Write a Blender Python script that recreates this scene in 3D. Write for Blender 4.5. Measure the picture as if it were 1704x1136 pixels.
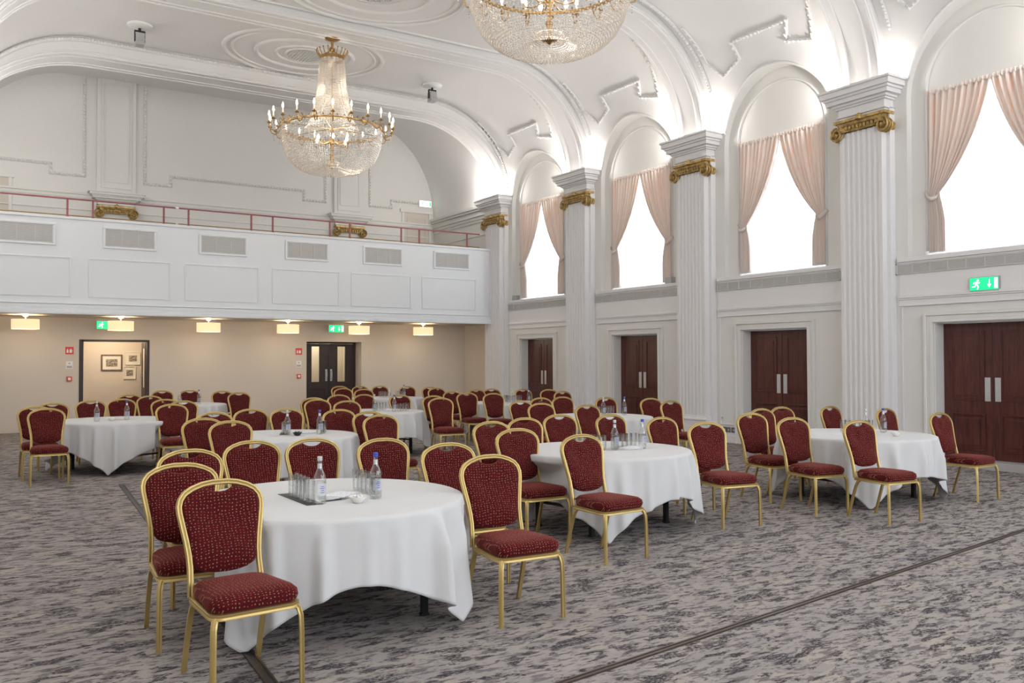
import bpy, bmesh, math, random
from mathutils import Vector, Matrix
PI = math.pi
random.seed(7)
C = bpy.context.scene.collection
for o in list(bpy.data.objects): bpy.data.objects.remove(o)

# ------------------------------------------------------------------ camera
def make_camera():
    th, ph, ro = math.radians(32.465), math.radians(1.2258), -0.0021
    F = Vector((math.sin(th)*math.cos(ph), math.cos(th)*math.cos(ph), math.sin(ph)))
    R = Vector((math.cos(th), -math.sin(th), 0)); U = R.cross(F)
    r = R*math.cos(ro) + U*math.sin(ro); u = -R*math.sin(ro) + U*math.cos(ro)
    cd = bpy.data.cameras.new('camera'); cd.sensor_width = 36; cd.lens = 1446.4/1704*36
    cd.clip_start = .05; cd.clip_end = 200
    co = bpy.data.objects.new('camera', cd); C.objects.link(co)
    m = Matrix((r, u, -F)).transposed().to_4x4(); m.translation = Vector((0, 0, 1.6))
    co.matrix_world = m
    bpy.context.scene.camera = co
make_camera()
sc = bpy.context.scene
sc.view_settings.view_transform = 'Standard'; sc.view_settings.look = 'None'
sc.view_settings.gamma = 1; sc.view_settings.use_curve_mapping = False
sc.view_settings.exposure = 0.32

# ------------------------------------------------------------------ world
w = bpy.data.worlds.new('world'); sc.world = w; w.use_nodes = True
bgn = w.node_tree.nodes['Background']; bgn.inputs[0].default_value = (.86, .93, 1, 1); bgn.inputs[1].default_value = 1.6

# bays of the hall: centres of the windows and of the piers between them
BAYS = [18.45, 14.6, 10.74, 6.88, 3.02, -.84]
PIERS = [20.3, 16.5, 12.65, 8.76, 4.95, 1.1, -2.75]

def area(name, loc, direction, sx, sy, power, color=(1, 1, 1)):
    l = bpy.data.lights.new(name, 'AREA'); l.shape = 'RECTANGLE'; l.size = sx; l.size_y = sy
    l.energy = power; l.color = color
    o = bpy.data.objects.new(name, l); C.objects.link(o); o.location = loc
    o.rotation_euler = Vector(direction).to_track_quat('-Z', 'Y').to_euler()
    return o
def point(name, loc, power, color, r=.05):
    l = bpy.data.lights.new(name, 'POINT'); l.energy = power; l.color = color; l.shadow_soft_size = r
    o = bpy.data.objects.new(name, l); C.objects.link(o); o.location = loc
    return o
# daylight outside each window of the right wall
for yc in BAYS:
    area('daylight', (13.6, yc, 4.6), (-1, 0, -.12), 2.3, 2.8, 105, (.93, .96, 1))
# daylight through the tall windows of the wall behind the camera
for xc in (2.2, 6.2, 10.2):
    area('daylight', (xc, -4.3, 3.7), (0, 1, -.05), 2.6, 4.2, 130, (.88, .93, 1))
# uplights standing on the cornices of the piers
for yp in PIERS[:6]:
    for s in (-1, 1):
        point('uplight', (12.30, yp + s*.47, 6.17), 54 if s > 0 else (6 if yp in (8.76, 4.95) else 18), (1, .965, .92), .06)
        point('uplight', (.2, yp + s*.50, 6.2), 34, (1, .965, .92), .06)
point('uplight', (11.9, 21.0, 6.35), 9, (1, .965, .92), .1); point('uplight', (.4, 22.3, 6.4), 9, (1, .965, .92), .1)

# ------------------------------------------------------------------ materials
def mat(name, color, rough=.5, metal=0, var=.04, scale=3.0, bump=0, bscale=60, spec=.5, emit=None, estr=0, sheen=0):
    m = bpy.data.materials.new(name); m.use_nodes = True; nt = m.node_tree; n = nt.nodes; L = nt.links
    b = n['Principled BSDF']
    b.inputs['Roughness'].default_value = rough; b.inputs['Metallic'].default_value = metal
    b.inputs['Specular IOR Level'].default_value = spec
    tc = n.new('ShaderNodeTexCoord')
    nz = n.new('ShaderNodeTexNoise'); nz.inputs['Scale'].default_value = scale; nz.inputs['Detail'].default_value = 3
    L.new(tc.outputs['Object'], nz.inputs['Vector'])
    cr = n.new('ShaderNodeValToRGB')
    cr.color_ramp.elements[0].position = .3; cr.color_ramp.elements[1].position = .7
    cr.color_ramp.elements[0].color = tuple(c*(1-var) for c in color[:3]) + (1,)
    cr.color_ramp.elements[1].color = tuple(min(1, c*(1+var)) for c in color[:3]) + (1,)
    L.new(nz.outputs['Fac'], cr.inputs['Fac']); L.new(cr.outputs['Color'], b.inputs['Base Color'])
    if sheen: b.inputs['Sheen Weight'].default_value = sheen
    if bump:
        n2 = n.new('ShaderNodeTexNoise'); n2.inputs['Scale'].default_value = bscale
        L.new(tc.outputs['Object'], n2.inputs['Vector'])
        bp = n.new('ShaderNodeBump'); bp.inputs['Strength'].default_value = bump; bp.inputs['Distance'].default_value = .01
        L.new(n2.outputs['Fac'], bp.inputs['Height']); L.new(bp.outputs['Normal'], b.inputs['Normal'])
    if emit:
        b.inputs['Emission Color'].default_value = tuple(emit) + (1,); b.inputs['Emission Strength'].default_value = estr
    return m
M = {}
M['plaster'] = mat('white_plaster', (.80, .785, .77), .75, var=.012, scale=.6, spec=.2)
M['wall'] = mat('cream_wall_paint', (.775, .76, .73), .7, var=.012, scale=.7, spec=.2)
M['trim'] = mat('white_gloss_paint', (.80, .785, .785), .45, var=.01, scale=1, spec=.35)
M['balc'] = mat('balcony_white_paint', (.80, .82, .84), .5, var=.012, scale=.8, spec=.3)
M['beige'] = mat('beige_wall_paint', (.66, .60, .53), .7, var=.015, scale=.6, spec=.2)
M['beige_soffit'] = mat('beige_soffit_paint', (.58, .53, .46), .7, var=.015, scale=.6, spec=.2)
M['vent'] = mat('vent_grey_slats', (.58, .57, .55), .5, var=.03, scale=8)
M['vent_back'] = mat('vent_dark_backing', (.32, .31, .30), .8)
M['gilt'] = mat('gilt_plaster', (.46, .31, .115), .42, metal=.45, var=.55, scale=16, bump=.8, bscale=40)
M['rail'] = mat('maroon_rail_paint', (.30, .075, .085), .4, var=.05)
M['brass'] = mat('old_brass', (.42, .26, .10), .35, metal=.9, var=.15, scale=10)
M['gold'] = mat('gold_anodised_frame', (.54, .395, .155), .42, metal=.72, var=.06, scale=6)
M['black'] = mat('black_metal', (.012, .012, .014), .4, var=.1)
M['steel'] = mat('brushed_steel', (.62, .63, .64), .4, metal=.6, var=.05, scale=20)
M['dark_inlay'] = mat('dark_floor_inlay', (.035, .028, .03), .35, var=.2, scale=8)
M['strip_edge'] = mat('brass_floor_trim', (.10, .07, .055), .4, metal=.6, var=.15, scale=12)
M['cloth'] = mat('white_linen', (.64, .635, .635), .85, var=.015, scale=3, bump=.12, bscale=240, spec=.15, sheen=.15)
M['paper'] = mat('white_paper', (.82, .82, .83), .7)
M['red'] = mat('red_sign', (.72, .05, .04), .45)
M['grey'] = mat('grey_plastic', (.42, .41, .40), .5)
M['white'] = mat('white_plastic', (.82, .82, .80), .4)
M['ceramic'] = mat('white_ceramic', (.84, .82, .78), .2)
M['ceramic_black'] = mat('black_ceramic', (.03, .03, .035), .2)
M['blue'] = mat('blue_bottle_cap', (.05, .07, .50), .35)
M['silver'] = mat('silver_bottle_cap', (.72, .74, .74), .3, metal=.7)
M['picture_dark'] = mat('dark_picture_frame', (.14, .09, .06), .4, var=.3, scale=20)
M['mount'] = mat('picture_mount', (.78, .74, .66), .8)
M['print'] = mat('sepia_print', (.30, .26, .22), .8, var=.9, scale=30)
M['dark_wood'] = mat('dark_wood_door', (.028, .014, .012), .45, var=.25, scale=7)
M['socket'] = mat('dark_socket_plate', (.17, .15, .145), .35, metal=.3)
M['bulb'] = mat('lit_bulb', (1, .9, .7), .3, emit=(1, .84, .6), estr=14)
M['candle'] = mat('candle_tube', (.85, .80, .68), .5, emit=(1, .85, .6), estr=.4)
M['shade'] = mat('lamp_shade_cream', (.85, .68, .48), .8, emit=(1, .68, .38), estr=.75)
M['diffuser'] = mat('lamp_diffuser', (.9, .85, .75), .8, emit=(1, .84, .62), estr=2.2)
M['sign_green'] = mat('exit_sign_green', (.02, .5, .2), .4, emit=(.0, .62, .22), estr=1.0)
M['sign_white'] = mat('exit_sign_white', (.9, .95, .92), .4, emit=(.9, 1, .93), estr=1.6)
M['glasspane'] = None

def mahogany():
    m = mat('mahogany_door', (.085, .022, .018), .3, var=.2, scale=2, spec=.5); nt = m.node_tree; n = nt.nodes; L = nt.links
    tc = n.new('ShaderNodeTexCoord'); mp = n.new('ShaderNodeMapping'); mp.inputs['Scale'].default_value = (9, 9, .8)
    L.new(tc.outputs['Object'], mp.inputs['Vector'])
    nz = n.new('ShaderNodeTexNoise'); nz.inputs['Scale'].default_value = 3; nz.inputs['Detail'].default_value = 5; nz.inputs['Distortion'].default_value = .8
    L.new(mp.outputs['Vector'], nz.inputs['Vector'])
    cr = n.new('ShaderNodeValToRGB'); e = cr.color_ramp.elements
    e[0].position = .3; e[0].color = (.050, .012, .011, 1); e[1].position = .72; e[1].color = (.125, .032, .024, 1)
    L.new(nz.outputs['Fac'], cr.inputs['Fac']); L.new(cr.outputs['Color'], n['Principled BSDF'].inputs['Base Color'])
    return m
M['mahogany'] = mahogany()

def fabric():
    m = bpy.data.materials.new('red_dotted_fabric'); m.use_nodes = True; nt = m.node_tree; n = nt.nodes; L = nt.links
    b = n['Principled BSDF']; b.inputs['Roughness'].default_value = .85; b.inputs['Specular IOR Level'].default_value = .15
    b.inputs['Sheen Weight'].default_value = .25; b.inputs['Sheen Tint'].default_value = (.8, .25, .2, 1)
    tc = n.new('ShaderNodeTexCoord')
    sx = n.new('ShaderNodeSeparateXYZ'); L.new(tc.outputs['Object'], sx.inputs[0])
    ad = n.new('ShaderNodeMath'); ad.operation = 'ADD'; L.new(sx.outputs[1], ad.inputs[0]); L.new(sx.outputs[2], ad.inputs[1])
    cb = n.new('ShaderNodeCombineXYZ'); L.new(sx.outputs[0], cb.inputs[0]); L.new(ad.outputs[0], cb.inputs[1])
    v = n.new('ShaderNodeTexVoronoi'); v.voronoi_dimensions = '2D'; v.inputs['Scale'].default_value = 52; v.inputs['Randomness'].default_value = .38
    L.new(cb.outputs[0], v.inputs['Vector'])
    d = n.new('ShaderNodeMath'); d.operation = 'LESS_THAN'; d.inputs[1].default_value = .165; L.new(v.outputs['Distance'], d.inputs[0])
    nz = n.new('ShaderNodeTexNoise'); nz.inputs['Scale'].default_value = 140; nz.inputs['Detail'].default_value = 3
    L.new(tc.outputs['Object'], nz.inputs['Vector'])
    r1 = n.new('ShaderNodeValToRGB'); e = r1.color_ramp.elements
    e[0].position = .35; e[0].color = (.046, .002, .0035, 1); e[1].position = .7; e[1].color = (.10, .005, .008, 1)
    L.new(nz.outputs['Fac'], r1.inputs['Fac'])
    sp = n.new('ShaderNodeSeparateColor'); L.new(v.outputs['Color'], sp.inputs[0])
    r2 = n.new('ShaderNodeValToRGB'); r2.color_ramp.interpolation = 'CONSTANT'; e = r2.color_ramp.elements
    e[0].position = 0; e[0].color = (.34, .19, .10, 1); e[1].position = .45; e[1].color = (.34, .06, .025, 1)
    x = e.new(.75); x.color = (.30, .12, .10, 1)
    L.new(sp.outputs[0], r2.inputs['Fac'])
    mx = n.new('ShaderNodeMix'); mx.data_type = 'RGBA'
    L.new(d.outputs[0], mx.inputs['Factor']); L.new(r1.outputs['Color'], mx.inputs[6]); L.new(r2.outputs['Color'], mx.inputs[7])
    L.new(mx.outputs[2], b.inputs['Base Color'])
    bp = n.new('ShaderNodeBump'); bp.inputs['Strength'].default_value = .35; bp.inputs['Distance'].default_value = .003
    L.new(nz.outputs['Fac'], bp.inputs['Height']); L.new(bp.outputs['Normal'], b.inputs['Normal'])
    return m
M['fabric'] = fabric()

def carpet():
    m = bpy.data.materials.new('patterned_carpet'); m.use_nodes = True; nt = m.node_tree; n = nt.nodes; L = nt.links
    b = n['Principled BSDF']; b.inputs['Roughness'].default_value = .95; b.inputs['Specular IOR Level'].default_value = .08
    tc = n.new('ShaderNodeTexCoord')
    def noise(scale, detail=4, rot=0, sx=1, sy=1, dist=0, rough=.5, vec=None):
        mp = n.new('ShaderNodeMapping'); mp.inputs['Rotation'].default_value = (0, 0, rot); mp.inputs['Scale'].default_value = (sx, sy, 1)
        L.new(vec or tc.outputs['Object'], mp.inputs['Vector'])
        z = n.new('ShaderNodeTexNoise'); z.inputs['Scale'].default_value = scale; z.inputs['Detail'].default_value = detail
        z.inputs['Distortion'].default_value = dist; z.inputs['Roughness'].default_value = rough
        L.new(mp.outputs['Vector'], z.inputs['Vector']); return z.outputs['Fac']
    def ramp(src, pts, interp='LINEAR'):
        r = n.new('ShaderNodeValToRGB'); r.color_ramp.interpolation = interp; e = r.color_ramp.elements
        e[0].position, e[0].color = pts[0][0], pts[0][1]; e[1].position, e[1].color = pts[-1][0], pts[-1][1]
        for p_, c_ in pts[1:-1]: q = e.new(p_); q.color = c_
        L.new(src, r.inputs['Fac']); return r.outputs['Color']
    def g(v): return (v, v, v, 1)
    def math_(op, a, b_):
        q = n.new('ShaderNodeMath'); q.operation = op; q.use_clamp = True
        for i, s in enumerate((a, b_)):
            if isinstance(s, (int, float)): q.inputs[i].default_value = s
            else: L.new(s, q.inputs[i])
        return q.outputs[0]
    def mix(f, a, b_):
        q = n.new('ShaderNodeMix'); q.data_type = 'RGBA'; L.new(f, q.inputs['Factor'])
        for i, s in ((6, a), (7, b_)):
            if isinstance(s, tuple): q.inputs[i].default_value = s
            else: L.new(s, q.inputs[i])
        return q.outputs[2]
    # shard-like blocks of base tone: stretched voronoi cells
    mp = n.new('ShaderNodeMapping'); mp.inputs['Rotation'].default_value = (0, 0, .5); mp.inputs['Scale'].default_value = (1.0, 2.4, 1)
    wob = n.new('ShaderNodeTexNoise'); wob.inputs['Scale'].default_value = 4; wob.inputs['Detail'].default_value = 3
    L.new(tc.outputs['Object'], wob.inputs['Vector'])
    wm = n.new('ShaderNodeMix'); wm.data_type = 'VECTOR'; wm.inputs['Factor'].default_value = .14
    L.new(tc.outputs['Object'], wm.inputs[4]); L.new(wob.outputs['Color'], wm.inputs[5])
    L.new(wm.outputs[1], mp.inputs['Vector'])
    v = n.new('ShaderNodeTexVoronoi'); v.inputs['Scale'].default_value = 3.4; L.new(mp.outputs['Vector'], v.inputs['Vector'])
    sp = n.new('ShaderNodeSeparateColor'); L.new(v.outputs['Color'], sp.inputs[0])
    base = ramp(sp.outputs[0], [(0, (.27, .24, .232, 1)), (.25, (.37, .325, .295, 1)), (.5, (.31, .272, .272, 1)), (.75, (.40, .345, .29, 1)), (1, (.25, .228, .235, 1))])
    # fibre weave
    fib = noise(90, 3, .9, 1, 3, rough=.7)
    base = mix(ramp(fib, [(.35, g(0)), (.75, g(1))]), base, (.42, .385, .365, 1))
    # mid streaks
    s1 = noise(7.5, 8, -.55, 1, 3.0, .25, .70); s2 = noise(7.0, 8, 1.0, 1, 3.0, .25, .70)
    sel = ramp(sp.outputs[1], [(.45, g(0)), (.55, g(1))])
    st = mix(sel, s1, s2)
    mid = ramp(st, [(.50, g(0)), (.56, g(1))])
    midf = math_('MULTIPLY', mid, .8)
    base = mix(midf, base, (.135, .118, .126, 1))
    # dark charcoal shards with broken edges
    brk = noise(38, 4, .2, 1, 2.2, 0, .75)
    s3a = noise(5.2, 8, .25, 1, 2.6, .3, .64); s3b = noise(5.6, 8, -.9, 1, 2.6, .3, .64); s3 = mix(sel, s3a, s3b)
    d1 = ramp(s3, [(.55, g(0)), (.585, g(1))])
    d2 = ramp(brk, [(.38, g(0)), (.50, g(1))])
    dk = math_('MULTIPLY', d1, d2)
    s4 = noise(2.9, 8, .45, 1, 2.4, .3, .60)
    dk2 = math_('MULTIPLY', ramp(s4, [(.565, g(0)), (.595, g(1))]), ramp(brk, [(.42, g(0)), (.52, g(1))]))
    dk = math_('MAXIMUM', dk, dk2)
    dk = math_('MULTIPLY', dk, .95)
    base = mix(dk, base, (.042, .037, .044, 1))
    L.new(base, b.inputs['Base Color'])
    bp = n.new('ShaderNodeBump'); bp.inputs['Strength'].default_value = .5; bp.inputs['Distance'].default_value = .006
    L.new(fib, bp.inputs['Height']); L.new(bp.outputs['Normal'], b.inputs['Normal'])
    return m
M['carpet'] = carpet()

def mixed(name, build):
    m = bpy.data.materials.new(name); m.use_nodes = True; nt = m.node_tree; n = nt.nodes
    for x in list(n):
        if x.type != 'OUTPUT_MATERIAL': n.remove(x)
    out = [x for x in n if x.type == 'OUTPUT_MATERIAL'][0]
    nt.links.new(build(nt, n, nt.links), out.inputs['Surface']); return m
def clear_glass(tint, gloss, body=.06):
    def f(nt, n, L):
        tr = n.new('ShaderNodeBsdfTransparent'); tr.inputs[0].default_value = tuple(tint) + (1,)
        gl = n.new('ShaderNodeBsdfGlossy'); gl.inputs['Roughness'].default_value = .06
        fr = n.new('ShaderNodeLayerWeight'); fr.inputs['Blend'].default_value = .35
        mu = n.new('ShaderNodeMath'); mu.operation = 'MULTIPLY_ADD'; mu.inputs[1].default_value = gloss; mu.inputs[2].default_value = body
        L.new(fr.outputs['Facing'], mu.inputs[0])
        mx = n.new('ShaderNodeMixShader'); L.new(mu.outputs[0], mx.inputs[0]); L.new(tr.outputs[0], mx.inputs[1]); L.new(gl.outputs[0], mx.inputs[2])
        return mx.outputs[0]
    return f
M['glass'] = mixed('clear_glass', clear_glass((.98, .988, .985), .6, .05))
def frost(nt, n, L):
    tr = n.new('ShaderNodeBsdfTransparent'); df = n.new('ShaderNodeBsdfDiffuse'); df.inputs[0].default_value = (.78, .82, .88, 1)
    mx = n.new('ShaderNodeMixShader'); mx.inputs[0].default_value = .38; L.new(tr.outputs[0], mx.inputs[1]); L.new(df.outputs[0], mx.inputs[2]); return mx.outputs[0]
M['frost'] = mixed('frosted_label_film', frost)
M['glasspane'] = mixed('window_glass', clear_glass((.96, .98, .98), .3, .03))
def crystal(nt, n, L):
    tr = n.new('ShaderNodeBsdfTransparent'); tr.inputs[0].default_value = (.97, .95, .92, 1)
    gl = n.new('ShaderNodeBsdfGlossy'); gl.inputs['Roughness'].default_value = .12; gl.inputs[0].default_value = (1, .97, .93, 1)
    df = n.new('ShaderNodeBsdfTranslucent'); df.inputs[0].default_value = (.95, .90, .84, 1)
    d2 = n.new('ShaderNodeBsdfDiffuse'); d2.inputs[0].default_value = (.9, .87, .83, 1)
    a = n.new('ShaderNodeMixShader'); a.inputs[0].default_value = .5; L.new(df.outputs[0], a.inputs[1]); L.new(d2.outputs[0], a.inputs[2])
    b_ = n.new('ShaderNodeMixShader'); b_.inputs[0].default_value = .45; L.new(a.outputs[0], b_.inputs[1]); L.new(gl.outputs[0], b_.inputs[2])
    c = n.new('ShaderNodeMixShader'); c.inputs[0].default_value = .80; L.new(tr.outputs[0], c.inputs[1]); L.new(b_.outputs[0], c.inputs[2])
    return c.outputs[0]
M['crystal'] = mixed('crystal_beads', crystal)
def sheer(nt, n, L):
    tl = n.new('ShaderNodeBsdfTranslucent'); tl.inputs[0].default_value = (.95, .97, 1, 1)
    df = n.new('ShaderNodeBsdfDiffuse'); df.inputs[0].default_value = (.92, .93, .95, 1)
    tr = n.new('ShaderNodeBsdfTransparent')
    a = n.new('ShaderNodeMixShader'); a.inputs[0].default_value = .3; L.new(tl.outputs[0], a.inputs[1]); L.new(df.outputs[0], a.inputs[2])
    b_ = n.new('ShaderNodeMixShader'); b_.inputs[0].default_value = .25; L.new(a.outputs[0], b_.inputs[1]); L.new(tr.outputs[0], b_.inputs[2])
    return b_.outputs[0]
M['sheer'] = mixed('sheer_white_voile', sheer)
def drape(nt, n, L):
    tc = n.new('ShaderNodeTexCoord'); mp = n.new('ShaderNodeMapping'); mp.inputs['Scale'].default_value = (1, 11, .35)
    L.new(tc.outputs['Object'], mp.inputs['Vector'])
    nz = n.new('ShaderNodeTexNoise'); nz.inputs['Scale'].default_value = 2; L.new(mp.outputs['Vector'], nz.inputs['Vector'])
    cr = n.new('ShaderNodeValToRGB'); e = cr.color_ramp.elements
    e[0].position = .35; e[0].color = (.82, .74, .69, 1); e[1].position = .65; e[1].color = (.88, .82, .78, 1)
    L.new(nz.outputs['Fac'], cr.inputs['Fac'])
    tl = n.new('ShaderNodeBsdfTranslucent')
    c2 = n.new('ShaderNodeValToRGB'); e2 = c2.color_ramp.elements; e2[0].position = .57; e2[0].color = (.95, .78, .66, 1); e2[1].position = .66; e2[1].color = (1, .50, .18, 1)  # orange streaks paint the window's backlit glow into the translucent colour
    L.new(nz.outputs['Fac'], c2.inputs['Fac']); L.new(c2.outputs['Color'], tl.inputs[0])
    df = n.new('ShaderNodeBsdfDiffuse'); L.new(cr.outputs['Color'], df.inputs[0])
    a = n.new('ShaderNodeMixShader'); a.inputs[0].default_value = .76; L.new(tl.outputs[0], a.inputs[1]); L.new(df.outputs[0], a.inputs[2])
    return a.outputs[0]
M['drape'] = mixed('peach_drape', drape)
def notes(nt, n, L):
    tc = n.new('ShaderNodeTexCoord'); v = n.new('ShaderNodeTexVoronoi'); v.inputs['Scale'].default_value = 70
    v.inputs['Randomness'].default_value = .15; L.new(tc.outputs['Object'], v.inputs['Vector'])
    cr = n.new('ShaderNodeValToRGB'); cr.color_ramp.interpolation = 'CONSTANT'; e = cr.color_ramp.elements
    e[0].position = 0; e[0].color = (.25, .25, .30, 1); e[1].position = .36; e[1].color = (.82, .82, .84, 1)
    L.new(v.outputs['Distance'], cr.inputs['Fac'])
    df = n.new('ShaderNodeBsdfDiffuse'); L.new(cr.outputs['Color'], df.inputs[0]); return df.outputs[0]
M['notes'] = mixed('patterned_notepad', notes)

# ------------------------------------------------------------------ mesh helpers
class MB:
    def __init__(s): s.bm = bmesh.new()
    def face(s, pts):
        return s.bm.faces.new([s.bm.verts.new(p) for p in pts])
    def box(s, x0, x1, y0, y1, z0, z1):
        v = [s.bm.verts.new((x, y, z)) for x in (x0, x1) for y in (y0, y1) for z in (z0, z1)]
        for f in ((0, 1, 3, 2), (4, 6, 7, 5), (0, 4, 5, 1), (2, 3, 7, 6), (0, 2, 6, 4), (1, 5, 7, 3)):
            s.bm.faces.new([v[i] for i in f])
        return s
    def grid(s, rows, close=False):
        vs = [[s.bm.verts.new(p) for p in r] for r in rows]
        for a, b in zip(vs, vs[1:]):
            n = len(a)
            for i in range(n if close else n-1):
                j = (i+1) % n
                try: s.bm.faces.new((a[i], a[j], b[j], b[i]))
                except ValueError: pass
        return vs
    def tube(s, path, prof, closed=False, up=Vector((0, 0, 1)), cap=True):
        """sweep: prof is a radius or a list of (a, b) offsets in (side, up) directions"""
        if isinstance(prof, (int, float)):
            r = prof; prof = [(r*math.cos(2*PI*k/8), r*math.sin(2*PI*k/8)) for k in range(8)]
        path = [Vector(p) for p in path]; n = len(path); rings = []; prev = None
        for i, p in enumerate(path):
            if closed: t = path[(i+1) % n] - path[i-1]
            else: t = path[min(i+1, n-1)] - path[max(i-1, 0)]
            t.normalize()
            a = t.cross(up if prev is None else prev)
            if a.length < 1e-4: a = t.cross(Vector((1, 0, 0)) if abs(t.x) < .9 else Vector((0, 1, 0)))
            a.normalize(); b = a.cross(t).normalized(); prev = b
            # correct for mitre
            k = 1.0
            if (closed or 0 < i < n-1):
                t1 = (path[i]-path[i-1]).normalized(); c = max(.5, t1.dot(t)); k = 1/c
            rings.append([p + a*q[0]*k + b*q[1] for q in prof])
        if closed: rings.append(rings[0])
        vs = [[s.bm.verts.new(q) for q in r] for r in (rings[:-1] if closed else rings)]
        if closed: vs.append(vs[0])
        m = len(prof)
        for A, B in zip(vs, vs[1:]):
            for j in range(m):
                s.bm.faces.new((A[j], A[(j+1) % m], B[(j+1) % m], B[j]))
        if cap and not closed:
            s.bm.faces.new(vs[0][::-1]); s.bm.faces.new(vs[-1])
        return s
    def lathe(s, prof, n=24, c=(0, 0, 0), a0=0, a1=2*PI):
        full = abs(a1-a0-2*PI) < 1e-6
        rows = []
        for r, z in prof:
            rows.append([(c[0]+r*math.cos(a0+(a1-a0)*k/n), c[1]+r*math.sin(a0+(a1-a0)*k/n), c[2]+z) for k in range(n if full else n+1)])
        s.grid(rows, close=full)
        return s
    def prism(s, poly, f0, f1):
        a = [s.bm.verts.new(f0(p)) for p in poly]; b = [s.bm.verts.new(f1(p)) for p in poly]; n = len(poly)
        s.bm.faces.new(a[::-1]); s.bm.faces.new(b)
        for i in range(n): s.bm.faces.new((a[i], a[(i+1) % n], b[(i+1) % n], b[i]))
        return s
    def frame(s, y0, y1, z0, z1, wd, mk):
        """rectangular ring of four bars; mk(a0,a1,b0,b1) adds one bar"""
        mk(y0, y1, z1-wd, z1); mk(y0, y1, z0, z0+wd); mk(y0, y0+wd, z0+wd, z1-wd); mk(y1-wd, y1, z0+wd, z1-wd)
    def bead(s, c, r):
        x, y, z = c
        v = [s.bm.verts.new(p) for p in ((x+r, y, z), (x, y+r, z), (x-r, y, z), (x, y-r, z), (x, y, z+r), (x, y, z-r))]
        for i in range(4):
            s.bm.faces.new((v[i], v[(i+1) % 4], v[4])); s.bm.faces.new((v[(i+1) % 4], v[i], v[5]))
    def build(s, name, material, parent=None, smooth=False, bevel=0, subsurf=0, angle=None, weld=True):
        if weld: bmesh.ops.remove_doubles(s.bm, verts=s.bm.verts, dist=1e-5)
        bmesh.ops.recalc_face_normals(s.bm, faces=s.bm.faces)
        me = bpy.data.meshes.new(name); s.bm.to_mesh(me); s.bm.free()
        me.materials.append(M[material] if isinstance(material, str) else material)
        if smooth:
            for p in me.polygons: p.use_smooth = True
            if angle: me.set_sharp_from_angle(angle=math.radians(angle))
        o = bpy.data.objects.new(name, me); C.objects.link(o)
        if parent: o.parent = parent
        if bevel:
            m = o.modifiers.new('b', 'BEVEL'); m.width = bevel; m.segments = 2; m.limit_method = 'ANGLE'
        if subsurf:
            m = o.modifiers.new('s', 'SUBSURF'); m.levels = subsurf; m.render_levels = subsurf
        return o
def empty(name, loc=(0, 0, 0), rz=0):
    o = bpy.data.objects.new(name, None); C.objects.link(o); o.location = loc; o.rotation_euler = (0, 0, rz)
    o.empty_display_size = .1; return o
def tag(o, label=None, cat=None, group=None, kind=None):
    if label: o['label'] = label
    if cat: o['category'] = cat
    if group: o['group'] = group
    if kind: o['kind'] = kind
    return o
def struct(o): o['kind'] = 'structure'; return o
def copy_tree(o, parent=None):
    c = o.copy(); C.objects.link(c)
    if parent: c.parent = parent
    for ch in o.children: copy_tree(ch, c)
    return c

# ------------------------------------------------------------------ floor
f = MB(); f.box(-1.3, 13.0, -4.4, 25.2, -.12, 0); struct(f.build('floor', 'carpet'))
def floor_strip(p0, p1, wd, label):
    p0, p1 = Vector(p0), Vector(p1); d = (p1-p0).normalized(); n = Vector((-d.y, d.x, 0)); root = empty('floor_strip', ((p0+p1)/2)[:])
    q0, q1 = p0-(p0+p1)/2, p1-(p0+p1)/2
    def bar(a, b, z0, z1):
        m = MB(); m.prism([q0+n*a, q1+n*a, q1+n*b, q0+n*b], lambda p: (p.x, p.y, z0), lambda p: (p.x, p.y, z1)); return m
    bar(-wd/2+.012, wd/2-.012, -.002, .006).build('inlay', 'dark_inlay', root)
    bar(-wd/2, -wd/2+.012, -.002, .010).build('edge_trim', 'strip_edge', root)
    bar(wd/2-.012, wd/2, -.002, .010).build('edge_trim', 'strip_edge', root)
    tag(root, label, 'floor strip')
floor_strip((1.79, 12.25, 0), (1.28, 3.6, 0), .06, 'dark brass-edged strip in the carpet running away left of the foreground table')
floor_strip((1.9, 3.44, 0), (9.6, 4.47, 0), .042, 'dark metal-edged strip crossing the open carpet at lower right')

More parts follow.
